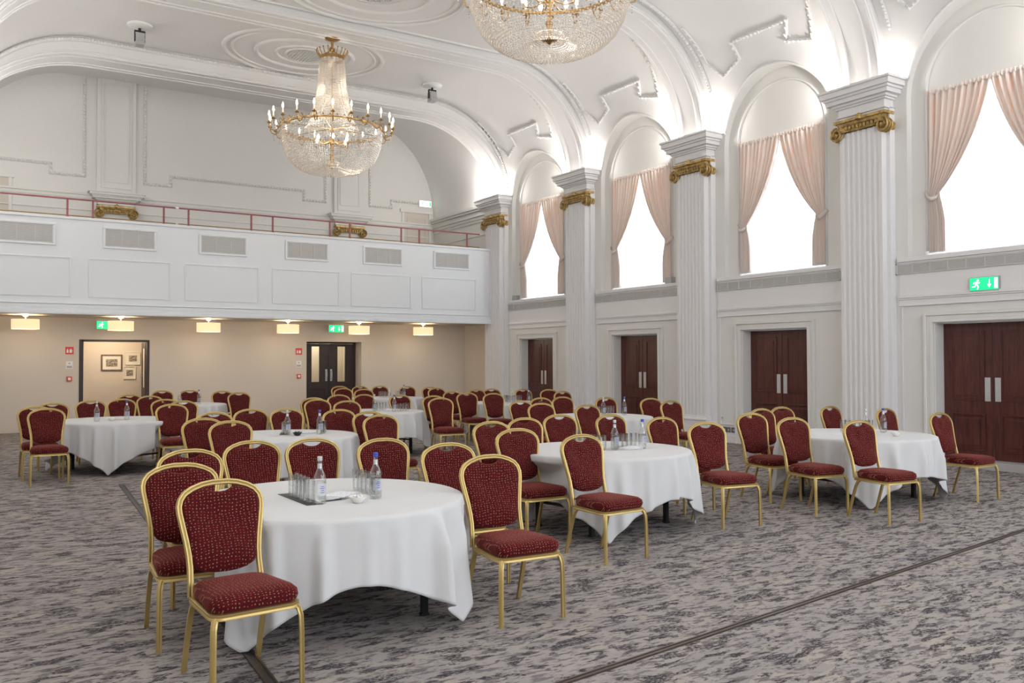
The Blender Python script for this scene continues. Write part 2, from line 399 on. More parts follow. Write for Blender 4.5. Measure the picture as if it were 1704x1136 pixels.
# ------------------------------------------------------------------ right wall
XW = 12.55
Z0V = 6.0; AX, BX = 2.45, 2.34; XR, XL = 10.1, 2.3; ZC = Z0V + BX
ARC_R, ARC_Z = 1.26, 5.69
def cove_x(z): 
    s = min(1, max(0, (z-Z0V)/BX)); return XR + AX*math.sqrt(1-s*s)
def bay_edges(i):
    return PIERS[i+1], PIERS[i]
TUN = []; wall = MB(); SILL = 3.2; DW = .77; DH = 2.16
XB = 13.05
for i, yc in enumerate(BAYS):
    a, b = bay_edges(i)
    dc = yc + .08
    has_door = i < 4
    if has_door:
        wall.box(XW, XB, a, dc-DW, 0, DH); wall.box(XW, XB, dc+DW, b, 0, DH); wall.box(XW, XB, a, b, DH, SILL-.1)
    else: wall.box(XW, XB, a, b, 0, SILL-.1)
    # upper zone: wall beside recess
    wall.box(XW, XB, a, yc-ARC_R, SILL-.1, ARC_Z); wall.box(XW, XB, yc+ARC_R, b, SILL-.1, ARC_Z)
    # recess back plane, window opening 2 m wide
    RX = XW+.12
    wall.box(RX, XB, yc-ARC_R, yc-1.0, SILL-.1, 5.74); wall.box(RX, XB, yc+1.0, yc+ARC_R, SILL-.1, 5.74)
    wall.box(XW, XB, yc-ARC_R, yc+ARC_R, SILL-.1, SILL-.04)
    # tympanum
    arc = [(yc + ARC_R*math.cos(t), ARC_Z + ARC_R*math.sin(t)) for t in [PI*k/36 for k in range(37)]]
    poly = [(yc+ARC_R, 5.74)] + [p for p in arc if p[1] > 5.745] + [(yc-ARC_R, 5.74)]
    wall.prism(poly, lambda p: (RX, p[0], p[1]), lambda p: (XB, p[0], p[1]))
    # arch tunnel from the recess out to the cove
    TUN.append([[(RX, y, z) for y, z in arc], [(cove_x(z), y, z) for y, z in arc]])
    # spandrel between springing heights
    wall.box(XW, XB, a, yc-ARC_R, ARC_Z, 6.05); wall.box(XW, XB, yc+ARC_R, b, ARC_Z, 6.05)
    for s in (-1, 1):
        sp = [(yc+s*ARC_R, ARC_Z), (yc+s*ARC_R, 6.02)] + [(yc+s*ARC_R*math.cos(t), ARC_Z+ARC_R*math.sin(t)) for t in [.27, .2, .13, .065]]
        wall.prism(sp, lambda p: (XW, p[0], p[1]), lambda p: (XW+.1, p[0], p[1]))
wall.box(XW, XB, -4.4, PIERS[-1], 0, 6.05)
wall.box(XW, XB, PIERS[0], 25.2, 0, 7.0)
struct(wall.build('wall_right', 'wall'))

for rows in TUN:
    m_ = MB(); m_.grid(rows); TUN_O = struct(m_.build('trim_arch', 'wall', smooth=True))
# white upper band of the wall (between string course and sill) and sill ledges
tr = MB(); n_trim = [0]
def trim(mb, material='trim', **k):
    n_trim[0] += 1; return struct(mb.build('trim_%d' % n_trim[0], material, **k))
for i, yc in enumerate(BAYS):
    a, b = bay_edges(i); a += .47; b -= .47
    t = MB()
    t.box(XW-.012, XW, a, b, 2.57, SILL-.1)                       # white apron
    t.box(XW-.05, XW+.02, a, b, 2.555, 2.60); t.box(XW-.035, XW, a, b, 2.53, 2.555)
    t.box(XW-.022, XW, a, b, 2.445, 2.53); t.box(XW-.034, XW, a, b, 2.43, 2.45)
    t.box(XW-.055, XW+.14, a, b, SILL-.075, SILL-.005); t.box(XW-.03, XW, a, b, SILL-.115, SILL-.075)
    trim(t, bevel=.006)
    # thin panel lines beside the piers
    t = MB()
    for y in (a+.03, b-.05): t.box(XW-.014, XW, y, y+.022, .34, 2.43)
    trim(t)
    t = MB(); t.box(XW-.02, XW, a, yc+.08-DW-.155, 0, .14); t.box(XW-.02, XW, yc+.08+DW+.155, b, 0, .14)
    t.box(XW-.014, XW, a, yc+.08-DW-.155, .14, .34); t.box(XW-.014, XW, yc+.08+DW+.155, b, .14, .34)
    t.box(XW-.03, XW, a, yc+.08-DW-.155, .34, .365); t.box(XW-.03, XW, yc+.08+DW+.155, b, .34, .365)
    n = struct(t.build('baseboard_right', 'trim', bevel=.004))
    # inner arch bead and outer arch bead
    t = MB()
    path = [(XW+.115, yc+1.0, 3.2)] + [(XW+.115, yc+1.0*math.cos(q), 5.74+.98*math.sin(q)) for q in [PI*k/32 for k in range(33)]] + [(XW+.115, yc-1.0, 3.2)]
    t.tube(path, .022, up=Vector((1, 0, 0)))
    path = [(cove_x(ARC_Z+ARC_R*math.sin(q))-.01, yc+ARC_R*math.cos(q), ARC_Z+ARC_R*math.sin(q)) for q in [.25+(PI-.5)*k/32 for k in range(33)]]
    t.tube(path, .026, up=Vector((1, 0, 0)))
    trim(t, 'plaster', smooth=True)

# heating grilles under the windows
def grille(name, root, y0, y1, z0, z1, n_sections, slats, at):
    """at(y, z, d) gives the world point d in front of the wall"""
    w_ = y1-y0; 
    def bar(a, b, c, d, t0, t1, m):
        pts = [(a, c), (b, c), (b, d), (a, d)]
        m.prism(pts, lambda p: at(p[0], p[1], t0), lambda p: at(p[0], p[1], t1))
    m = MB(); bar(y0, y1, z0, z1, .0, .004, m); m.build('backing', 'vent_back', root)
    m = MB(); fr = .022
    bar(y0, y1, z1-.012, z1, 0, .02, m); bar(y0, y1, z0, z0+.012, 0, .02, m); bar(y0, y0+fr, z0, z1, 0, .02, m); bar(y1-fr, y1, z0, z1, 0, .02, m)
    for k in range(1, n_sections): y = y0+w_*k/n_sections; bar(y-.010, y+.010, z0, z1, 0, .018, m)
    m.build('frame', 'vent', root)
    m = MB()
    for k in range(slats):
        z = z0+.012+(z1-z0-.024)*(k+.5)/slats; h = (z1-z0-.024)/slats*.36
        bar(y0+fr, y1-fr, z-h, z+h, .002, .012, m)
    m.build('slats', 'vent', root)
WN = ['farthest window, next to the balcony', 'second window from the balcony', 'third window from the balcony', 'nearest window, at the right edge']
for i, yc in enumerate(BAYS[:4]):
    r = empty('heating_grille', (XW-.012, yc+.04, 3.02))
    grille('g', r, -1.42, 1.42, -.085, .085, 10, 8, lambda y, z, d: (-d, y, z))
    tag(r, 'long grey louvred grille in the wall below the %s' % WN[i], 'vent', 'long louvred grilles under the windows')

# doors of the right wall
def door_leaf(mb, y0, y1, z0, z1, x):
    mb.box(x, x+.05, y0, y1, z0, z1)
    st = .115
    for (a, b, c, d) in ((y0+st, y1-st, z0+.12, z0+.67), (y0+st, y1-st, z0+.86, z1-.12)):
        # recessed field ring and raised centre
        mb.frame(a, b, c, d, .022, lambda p, q, r_, s_: mb.box(x-.014, x+.01, p, q, r_, s_))
        mb.frame(a+.022, b-.022, c+.022, d-.022, .012, lambda p, q, r_, s_: mb.box(x-.007, x+.01, p, q, r_, s_))
        mb.box(x-.010, x+.01, a+.075, b-.075, c+.075, d-.075)
DNAMES = []
nd = [0]
for i, yc in enumerate(BAYS[:4]):
    nd[0] += 1; dc = yc+.08
    root = empty('door_%d' % nd[0], (XW, dc, 0)); struct(root)
    c = MB()   # casing
    for off, dpt, wd in ((0, .045, .05), (.05, .032, .055), (.105, .055, .04)):
        y0, y1, z1 = -DW-off-wd, DW+off+wd, DH+off+wd
        c.box(-dpt, 0, y0, y0+wd, 0, z1); c.box(-dpt, 0, y1-wd, y1, 0, z1); c.box(-dpt, 0, y0+wd, y1-wd, z1-wd, z1)
    c.box(.0, .26, -DW, -DW+.018, 0, DH); c.box(.0, .26, DW-.018, DW, 0, DH); c.box(.0, .26, -DW, DW, DH-.018, DH)
    c.build('casing', 'wall', root, bevel=.006)
    s_ = MB(); s_.box(.02, .5, -DW+.018, DW-.018, 0, .115); s_.build('threshold', 'grey', root)
    for s in (-1, 1):
        l = MB(); y0, y1 = (.004, DW-.02) if s > 0 else (-DW+.02, -.004)
        door_leaf(l, y0, y1, .12, DH-.02, .22)
        lf = l.build('door_leaf', 'mahogany', root, bevel=.004)
        h = MB(); yy = s*.075
        h.box(.206, .214, yy-.042, yy+.042, .98, 1.33); h.build('push_plate', 'steel', lf, bevel=.003)

# windows with glazing bars, voile and drapes
for i, yc in enumerate(BAYS):
    root = empty('window_%d' % (i+1), (XW+.3, yc, 3.2)); struct(root)
    f = MB()
    for a, b, c, d in ((-1.0, 1.0, 0, .07), (-1.0, 1.0, 2.47, 2.54), (-1.0, -.93, .07, 2.47), (.93, 1.0, .07, 2.47)): f.box(0, .07, a, b, c, d)
    for k in (-1, 1): f.box(.01, .06, k*.33-.02, k*.33+.02, .07, 2.47)
    f.box(.01, .06, -.93, .93, 1.62, 1.67)
    f.build('window_frame', 'trim', root)
    g_ = MB(); g_.box(.03, .036, -.95, .95, .05, 2.49); g_.build('pane', 'glasspane', root)

def curtain_mesh(y_in, y_out, amp, folds, zt, zb, ztie, in_tie, w_bot, seed, thick):
    """y runs from the outer edge (0) to the inner edge (1)"""
    rnd = random.Random(seed); ph = rnd.random()*6; m = MB(); N = 110; K = 30; rows = []
    sg = 1 if y_in > y_out else -1; W0 = abs(y_in-y_out)
    for k in range(K+1):
        v = k/K; z = zt + (zb-zt)*v
        vt = (zt-ztie)/(zt-zb)
        if v < vt:
            q = v/vt; wd = W0 - (W0-in_tie)*(q**1.18*.65+.35*q*q*q) if q > 0 else W0
            off = .0 + .02*q
        else:
            q = (v-vt)/(1-vt); wd = in_tie + (w_bot-in_tie)*min(1, q*2.2)**.6; off = .02
        row = []
        for j in range(N+1):
            u = j/N
            a = amp*(.55+.45*min(1, wd/W0+.3))
            d = a*math.sin(2*PI*folds*u+ph+.5*math.sin(3*u+ph)) + a*.35*math.sin(2*PI*folds*2.3*u+ph*2)
            if k == 0: d *= .7
            # sag of the folds toward the tie
            zz = z + (-.03*math.sin(2*PI*folds*u) if k == 0 else 0)*0
            row.append((-d - (.05 if abs(v-vt) < .04 else 0)*0, y_out + sg*(off + wd*u), zz))
        rows.append(row)
    m.grid(rows); return m
SIDE = {1: 'left', -1: 'right'}
for i, yc in enumerate(BAYS[:5]):
    # voile
    m = MB(); rows = []
    for z in (3.235, 3.3, 4.5, 5.70):
        rows.append([(.030*math.sin(j*.95+.4*math.sin(j*.31)) , -.985+1.97*j/150, z) for j in range(151)])
    m.grid(rows)
    o = m.build('sheer_curtain', 'sheer', smooth=True); o.location = (XW+.20, yc, 0)
    tag(o, 'sunlit white sheer curtain hanging in the %s' % (WN[i] if i < 4 else 'window beyond the right edge'), 'sheer curtain', 'white sheer curtains')
    if i == 4:
        continue
    for s in (1, -1):
        root = empty('drape', (XW+.115, yc, 3.2))
        tag(root, 'peach tied-back drape on the %s side of the %s' % (SIDE[s], WN[i]), 'drape', 'peach drapes at the windows')
        m = curtain_mesh(s*.0, s*1.0, .034, 10, 2.52, .045, .93, .17, .27, i*2+s, 1)
        o = m.build('drape_cloth', 'drape', root, smooth=True)
        md = o.modifiers.new('t', 'SOLIDIFY'); md.thickness = .004
        hd = MB(); rows = []
        for z in (2.49, 2.53, 2.56):
            rows.append([(-.022*math.sin(2*PI*16*j/90)-.012, s*(1.0-1.0*j/90), z+.008*math.sin(2*PI*16*j/90)) for j in range(91)])
        hd.grid(rows); hd.build('gathered_heading', 'drape', root, smooth=True)
        tb = MB(); path = []
        for k in range(13):
            q = k/12; path.append((-.075*math.sin(PI*q)-.012, s*(1.03-.22*q), .99-.13*math.sin(PI*q*.75)))
        tb.tube(path, [(-.005, -.035), (.005, -.035), (.005, .035), (-.005, .035)])
        tb.lathe([(.0, .0), (.018, .0), (.018, .012), (0, .012)], 10, (-.02, s*1.03, .99))
        tb.build('tieback', 'drape', root, smooth=True)

# small things on the sills
def tealight(x, y, z, label):
    m = MB(); m.lathe([(0, 0), (.03, 0), (.034, .07), (.028, .07), (.025, .015), (0, .015)], 14)
    o = m.build('sill_fitting', 'white', smooth=True, angle=40); o.location = (x, y, z); tag(o, label, 'fitting')
tealight(12.60, 7.86, SILL-.005, 'small white cup-shaped fitting on the sill of the nearest window')
for i, (y, lb) in enumerate(((19.62, 'far end of the sill of the farthest window'), (13.62, 'near end of the sill of the second window'))):
    m = MB(); m.box(-.06, .06, -.10, .10, 0, .14); o = m.build('sill_box', 'grey', bevel=.006); o.location = (12.61, y, SILL-.005)
    tag(o, 'small grey box standing at the ' + lb, 'box')

# ------------------------------------------------------------------ pilasters
def scroll_path(cx, cz, r0, turns, s, n=40, a0=PI/2):
    return [(cx + s*r0*(1-.82*k/n)*math.cos(a0+2*PI*turns*k/n), cz + r0*(1-.82*k/n)*math.sin(a0+2*PI*turns*k/n)) for k in range(n+1)]
def capital(hw, d, z0, z1):
    """gilt ionic capital; local: front faces -X, width along Y, +-hw; d = projection in front of the shaft"""
    m = MB(); zc = (z0+z1)/2; h = z1-z0
    m.box(-d+.05, .10, -hw+.03, hw-.03, zc-.02, z1-.03)
    m.box(-d+.015, .10, -hw-.02, hw+.02, z1-.045, z1)
    for s in (-1, 1):
        for face_x, hx in ((-d+.02, 1),):
            p = scroll_path(s*(hw-.035), z0+.105, .118, 1.75, -s)
            m.tube([(face_x, y, z) for y, z in p], .017, up=Vector((1, 0, 0)))
            m.tube([(face_x-.016, y, z) for y, z in p], .011, up=Vector((1, 0, 0)))
        c = Vector((0, s*(hw-.035), z0+.105))
        # volute disc and bolster running to the wall
        prof = [(.0, 0), (.10, 0), (.10, .03), (.0, .03)]
        ring = [(0+.100*math.cos(t), .100*math.sin(t)) for t in [2*PI*k/20 for k in range(20)]]
        m.prism([(a_*.82, b_*.82) for a_, b_ in ring], lambda p: (-d+.045, c.y+p[0], c.z+p[1]), lambda p: (.10, c.y+p[0], c.z+p[1]))
        m.bead((-d-.005, c.y, c.z), .028)
        for xx in (-d+.07, -d+.14):
            m.tube([(xx, c.y+.108*math.cos(t), c.z+.108*math.sin(t)) for t in [2*PI*k/16 for k in range(16)]], .014, closed=True, up=Vector((1, 0, 0)))
    # egg row
    k = 0; y = -hw+.16
    while y < hw-.15:
        m.lathe([(.0, -.045), (.022, -.03), (.03, 0), (.024, .03), (0, .04)], 8, (-d+.045, y, zc+.015)); y += .068
    m.tube([(-d+.03, -hw+.12, zc+.065), (-d+.03, 0, zc+.075), (-d+.03, hw-.12, zc+.065)], .018)
    m.tube([(-d+.03, -hw+.12, zc-.035), (-d+.02, 0, zc-.045), (-d+.03, hw-.12, zc-.035)], .013)
    m.lathe([(0, -.05), (.045, -.02), (.05, .03), (.02, .07), (0, .08)], 10, (-d+.02, 0, z1-.02))
    return m
def entablature(hw, d, z0, z1, dback):
    """stepped cornice block, local coords, front -X"""
    m = MB(); H = z1-z0
    steps = [(0, .10, .0), (.10, .14, .035), (.14, .38, .012), (.38, .44, .05), (.44, .52, .085), (.52, .66, .15), (.66, .74, .18), (.74, .92, .22), (.92, 1, .245)]
    for a, b, o in steps:
        m.box(-d-o, dback, -hw-o, hw+o, z0+H*a, z0+H*b+.0005)
    return m
PN = ['at the balcony end of the window wall', 'between the farthest and second windows', 'between the second and third windows', 'between the third and nearest windows', 'beyond the right edge']
proto_pil = None
for i, yp in enumerate(PIERS[:5]):
    if proto_pil is None:
        root = empty('pilaster', (XW, yp+.04, 0))
        m = MB(); m.box(-.13, 0, -.455, .455, .0, 5.62); m.build('backing_pier', 'trim', root, bevel=.006)
        # fluted shaft
        sh = MB(); poly = []
        hw = .385; nf = 7; mg = .045; fw = (2*hw-2*mg)/nf
        poly.append((-hw, 0)); poly.append((-hw, .12))
        for k in range(nf):
            y0 = -hw+mg+k*fw
            poly.append((y0+.014, .12))
            for t in range(1, 6): poly.append((y0+fw/2-(fw/2-.014)*math.cos(PI*t/6), .12-.030*math.sin(PI*t/6)))
            poly.append((y0+fw-.014, .12))
        poly.append((hw, .12)); poly.append((hw, 0))
        sh.prism(poly, lambda p: (-.13-p[1], p[0], .5), lambda p: (-.13-p[1], p[0], 5.32)); sh.build('fluted_shaft', 'trim', root)
        b_ = MB(); b_.box(-.30, 0, -.49, .49, 0, .30); b_.box(-.285, 0, -.475, .475, .30, .40)
        b_.tube([(-.27, -.44, .43), (-.27, .44, .43)], .035); b_.box(-.27, -.02, -.43, .43, .40, .50); b_.build('base', 'trim', root, bevel=.008)
        cm = capital(.455, .17, 5.21, 5.54)
        cap = cm.build('gilt_capital', 'gilt', root, smooth=True, angle=45); cap.location = (-.14, 0, 0)
        em = entablature(.42, .22, 5.54, 6.04, 0); em.build('entablature', 'trim', root, bevel=.006)
        proto_pil = root; r = root
    else:
        r = copy_tree(proto_pil); r.location = (XW, yp+.04, 0)
    if i < 4: tag(r, 'tall white fluted pilaster with gilt capital ' + PN[i], 'pilaster', 'fluted pilasters on the window wall')
    else: tag(r, 'white fluted pilaster just past the right edge beside the nearest window', 'pilaster', 'fluted pilasters on the window wall')

# ------------------------------------------------------------------ vault and ribs
v = MB()
NS = 26
def col(y, zs, left_z=6.0):
    t0 = math.asin(min(1, max(0, (zs-Z0V)/BX))); pts = []
    for k in range(NS+1):
        t = t0 + (PI/2-t0)*k/NS; pts.append((XR+AX*math.cos(t), y, Z0V+BX*math.sin(t)))
    for k in range(1, 9): pts.append((XR+(XL-XR)*k/8, y, ZC))
    for k in range(1, NS+1):
        t = PI/2*(1-k/NS); pts.append((XL-AX*math.cos(t), y, Z0V+BX*math.sin(t)))
    return pts
for i, yc in enumerate(BAYS):
    a, b = bay_edges(i)
    if i == 0: b = 20.7
    ys = [a] + [yc-ARC_R*math.cos(PI*k/30) for k in range(31)] + [b]
    rows = []
    for y in ys:
        dy = abs(y-yc); zs = ARC_Z+math.sqrt(max(0, ARC_R**2-dy*dy)) if dy < ARC_R else 0
        rows.append(col(y, max(Z0V, zs)))
    v.grid(rows)
v.grid([col(-4.4, Z0V), col(PIERS[-1], Z0V)])
struct(v.build('ceiling', 'plaster', smooth=True, angle=50))
# outer shell keeps daylight out
s_ = MB(); s_.box(-1.6, 13.3, -4.8, 25.5, 9.0, 9.2); s_.box(13.05, 13.3, -4.8, 25.5, 6.9, 9.2)
struct(s_.build('ceiling_slab', 'plaster'))

def rib(yp, hw, ax, bx, yy0=None, yy1=None, drop=0, name=None, left=True):
    y0, y1 = (yp-hw, yp+hw) if yy0 is None else (yy0, yy1)
    m = MB()
    def prof(a, b_):
        P_ = [(XR+a*math.cos(t), Z0V+b_*math.sin(t)) for t in [PI/2*k/30 for k in range(31)]]
        P_ += [(XL-a*math.cos(t), Z0V+b_*math.sin(t)) for t in [PI/2*(1-k/30) for k in range(31)]]
        return P_
    inn = prof(ax, bx); out = prof(AX+.02, BX+.03)
    def ring(P_, y): return [(x, y, z) for x, z in P_]
    m.grid([ring(out, y0), ring(inn, y0), ring(inn, y1), ring(out, y1)])
    for y in (y0, y1):
        m.tube(ring(prof(ax+.012, bx+.012), y), .030, up=Vector((0, 1, 0)))
        sgn = -1 if y == y0 else 1
        m.tube(ring(prof(ax+.06, bx+.05), y+sgn*.02), .018, up=Vector((0, 1, 0)))
    for q in (.22, .78):
        m.tube(ring(prof(ax-.004, bx-.004), y0+(y1-y0)*q), .016, up=Vector((0, 1, 0)))
    return m
for yp in PIERS[1:]:
    trim(rib(yp+.04, .35, 2.22, 2.17), 'plaster', smooth=True, angle=40)
trim(rib(0, 0, 2.35, 1.97, 19.88, 20.7), 'plaster', smooth=True, angle=40)
# leaf moulding on the face of the gallery arch
m = MB()
for side in (0,):
    P_ = [(XR+2.43*math.cos(t), Z0V+2.27*math.sin(t)) for t in [PI/2*k/60 for k in range(8, 61)]]
    P_ += [(XR+(XL-XR)*k/70, Z0V+2.27) for k in range(1, 71)]
    P_ += [(XL-2.43*math.cos(t), Z0V+2.27*math.sin(t)) for t in [PI/2*(1-k/60) for k in range(1, 50)]]
    m.tube([(x, 19.87, z) for x, z in P_], .045, up=Vector((0, 1, 0)))
    for k, (x, z) in enumerate(P_):
        m.bead((x, 19.83, z), .042)
        if k+1 < len(P_): m.bead(((x+P_[k+1][0])/2, 19.83, (z+P_[k+1][1])/2), .03)
trim(m, 'plaster', smooth=True, angle=60)

# stepped leaf frames on the coves above the windows, with leaf beads
def on_cove(y, z, d=.01): return Vector((cove_x(z)-d, y, z-d*.6))
def orn(path_yz, r=.034):
    m = MB(); pts = []
    for (y0, z0), (y1, z1) in zip(path_yz, path_yz[1:]):
        L_ = math.hypot(y1-y0, z1-z0); n_ = max(2, int(L_/.08))
        for k in range(n_): q = k/n_; pts.append(on_cove(y0+(y1-y0)*q, z0+(z1-z0)*q))
    pts.append(on_cove(*path_yz[-1]))
    m.tube(pts, r*.8, up=Vector((0, 1, 0)))
    rnd = random.Random(3)
    for k, p_ in enumerate(pts): m.bead((p_.x-.02, p_.y+rnd.uniform(-.015, .015), p_.z-.02), r*rnd.uniform(.8, 1.25))
    return m
for yc in BAYS[:5]:
    pa = [(yc+1.02, 7.02), (yc+.52, 7.20), (yc+.55, 7.47), (yc-.72, 7.47), (yc-.55, 7.20), (yc-1.05, 7.08), (yc-1.25, 7.60), (yc-1.30, 8.0)]
    trim(orn(pa), 'plaster', smooth=True, angle=60)
    pb = [(yc+1.02, 7.02), (yc+1.28, 7.3), (yc+1.32, 7.9)]
    trim(orn(pb, .028), 'plaster', smooth=True, angle=60)
# leaf run beside each rib
for yp in PIERS[1:5]:
    for s in (-1, 1):
        m = MB(); pts = [Vector((XR+(AX-.02)*math.cos(t), yp+s*.47, Z0V+(BX-.02)*math.sin(t))) for t in [PI/2*k/60 for k in range(14, 58)]]
        m.tube(pts, .026, up=Vector((0, 1, 0)))
        for p_ in pts: m.bead((p_.x-.02, p_.y, p_.z-.015), .034)
        trim(m, 'plaster', smooth=True, angle=60)

# ceiling roses
def oval(rx, ry, r, xc, yc, z, n=72):
    m = MB(); m.tube([(xc+rx*math.cos(2*PI*k/n), yc+ry*math.sin(2*PI*k/n), z) for k in range(n)], r, closed=True); return m
for i, yc in enumerate(BAYS[:3]):
    for rx, ry, r in ((1.72, 1.45, .05), (1.55, 1.30, .03), (1.05, .90, .05), (.62, .55, .035)):
        trim(oval(rx, ry, r, 6.38, yc+.05, ZC), 'plaster', smooth=True)
    r = empty('ceiling_rose_grille', (6.38, yc+.05, ZC-.005))
    m = MB(); m.lathe([(.40, -.03), (.44, -.03), (.44, .0), (.40, 0), (.40, -.03)], 36); m.build('rim', 'plaster', r)
    m = MB()
    for k in range(-5, 6):
        L_ = math.sqrt(max(0, .4*.4-(k*.07)**2)); m.box(-L_, L_, k*.07-.013, k*.07+.013, -.022, -.008); m.box(k*.07-.013, k*.07+.013, -L_, L_, -.022, -.008)
    m.build('lattice', 'plaster', r)
    m = MB(); m.lathe([(0, -.003), (.4, -.003)], 36); m.build('backing', 'vent_back', r)
    tag(r, 'round lattice vent in the ceiling rose ' + ['beside the whole chandelier', 'above and between the two chandeliers', 'by the cropped chandelier'][i], 'vent', 'round ceiling vents')
# straight ceiling mouldings framing the flat
for yc in BAYS[:4]:
    m = MB()
    for (x0, y0, x1, y1) in ((XL+1.2, yc-1.45, XR-.2, yc-1.45), (XL+1.2, yc+1.5, XR-.2, yc+1.5)):
        m.tube([(x0, y0, ZC), (x1, y1, ZC)], .03)
    trim(m, 'plaster', smooth=True)

# ceiling projectors
for x, y, lb in ((3.0, 18.62, 'at upper left near the gallery arch'), (9.72, 18.9, 'right of the whole chandelier')):
    r = empty('ceiling_spotlight', (x, y, ZC))
    m = MB(); m.lathe([(0, 0), (.24, 0), (.24, -.035), (.2, -.05), (.10, -.07), (0, -.07)], 24); m.build('base', 'white', r, smooth=True, angle=40)
    m = MB(); m.tube([(0, 0, -.06), (0, 0, -.16)], .03); m.box(-.10, -.085, -.03, .03, -.34, -.13); m.box(.085, .10, -.03, .03, -.34, -.13); m.box(-.10, .10, -.03, .03, -.14, -.12); m.build('bracket', 'black', r)
    m = MB(); m.box(-.08, .08, -.10, .10, -.42, -.18); m.box(-.085, .085, -.115, -.10, -.42, -.38); m.box(-.085, .085, -.115, -.10, -.33, -.30); m.build('lamp_head', 'grey', r, bevel=.012)
    tag(r, 'white round ceiling fitting with hanging grey lamp head ' + lb, 'spotlight', 'ceiling spot fittings')

# ------------------------------------------------------------------ balcony
YB = 20.5; YW = 22.3; YG = 24.25
m = MB(); m.box(-1.3, XW, YB, YB+.14, 2.60, 4.62)
struct(m.build('wall_balcony_front', 'balc'))
m = MB()
m.box(-1.3, XW, YB-.035, YB+.18, 4.60, 4.655)
m.box(-1.3, XW, YB-.12, YB, 2.585, 2.64); m.box(-1.3, XW, YB-.09, YB, 2.64, 2.70); m.box(-1.3, XW, YB-.06, YB, 2.70, 2.725)
m.box(-1.3, XW, YB-.035, YB, 2.725, 2.80); m.box(-1.3, XW, YB-.055, YB, 2.80, 2.825)
trim(m, 'balc', bevel=.01)
for x0, x1 in ((-1.6, .02), (.33, 1.98), (2.32, 3.98), (4.29, 5.96), (6.28, 7.96), (8.27, 9.93), (10.24, 11.88)):
    m = MB(); x0 = max(x0, -1.2)
    def bar(a, b, c, d, m=m): m.box(a, b, YB-.016, YB, c, d)
    m.frame(x0, x1, 2.955, 3.80, .03, bar); trim(m, 'balc', bevel=.005)
LN = ['above the left edge of the hall', 'over the open corridor doorway', 'third from the left', 'left of the glazed doors below', 'fifth from the left', 'nearest the window wall']
for k in range(6):
    xc = 1.14+1.998*k; r = empty('balcony_vent', (xc, YB-.002, 4.265))
    grille('g', r, -.50, .50, -.19, .19, 3, 14, lambda y, z, d: (y, -d, z))
    m = MB(); m.frame(-.545, .545, -.235, .235, .045, lambda a, b, c, d: m.box(a, b, -.028, 0, c, d)); m.build('surround', 'balc', r, bevel=.006)
    tag(r, 'grey louvred panel set in the balcony front, ' + LN[k], 'vent', 'louvred vents along the balcony front')
# soffit and gallery floor
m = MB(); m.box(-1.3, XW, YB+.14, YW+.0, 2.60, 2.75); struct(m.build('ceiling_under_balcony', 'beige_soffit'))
m = MB(); m.box(-1.3, XW, YB+.14, YG, 4.10, 4.2); struct(m.build('floor_gallery', 'carpet'))
# railing
def railing(x0, x1, posts, label):
    r = empty('balcony_railing', ((x0+x1)/2, YB+.05, 4.655)); cx = (x0+x1)/2
    m = MB(); m.box(x0-cx, x1-cx, -.022, .022, .375, .405); m.build('top_rail', 'rail', r, bevel=.005)
    m = MB(); m.tube([(x0-cx, 0, .035), (x1-cx, 0, .035)], .011); m.build('bottom_rail', 'brass', r)
    for px in posts:
        m = MB(); m.box(px-cx-.018, px-cx+.018, -.014, .014, 0, .375); m.box(px-cx-.032, px-cx+.032, -.03, .03, 0, .012); m.build('post', 'rail', r)
    tag(r, label, 'railing', 'maroon balcony rail sections')
railing(-1.3, 4.09, (-.1, .44, 1.91, 2.40, 3.84), 'maroon metal rail on the balcony top, leftmost section by the first gilt capital')
railing(4.15, 8.02, (4.37, 5.79, 6.30, 7.73), 'maroon metal rail on the balcony top, middle section behind the chandelier')
railing(8.02, 12.02, (8.25, 9.67, 10.19, 11.63), 'maroon metal rail on the balcony top, section nearest the window wall')
m = MB(); m.box(-.035, .035, -.03, .03, 0, .05); o = m.build('rail_joint', 'white', bevel=.006); o.location = (4.12, YB+.05, 5.02); tag(o, 'small white sleeve joining two lengths of the maroon balcony rail', 'rail joint')

# wall under the balcony with the two openings
H1, H2 = (2.34, 3.86), (7.75, 9.30); DZ = 2.10
m = MB()
for a, b in ((-1.3, H1[0]), (H1[1], H2[0]), (H2[1], XW)): m.box(a, b, YW, YW+.16, 0, 2.62)
for a, b in (H1, H2): m.box(a, b, YW, YW+.16, DZ, 2.62)
# reveals of the right-hand opening
m.box(H2[0]-.14, H2[0], YW+.16, YW+.5, 0, 2.62); m.box(H2[1], H2[1]+.14, YW+.16, YW+.5, 0, 2.62); m.box(H2[0]-.14, H2[1]+.14, YW+.16, YW+.5, DZ, 2.62)
struct(m.build('wall_back', 'beige'))
m = MB()
for a, b in ((-1.3, H1[0]), (H1[1], H2[0]-.05), (H2[1]+.05, XW)): m.box(a, b, YW-.016, YW, 0, .11)
struct(m.build('baseboard_back', 'beige', bevel=.004))
m = MB(); m.box(XW-.012, XW, YB+.14, YW, 0, 2.6); struct(m.build('wall_return', 'beige'))
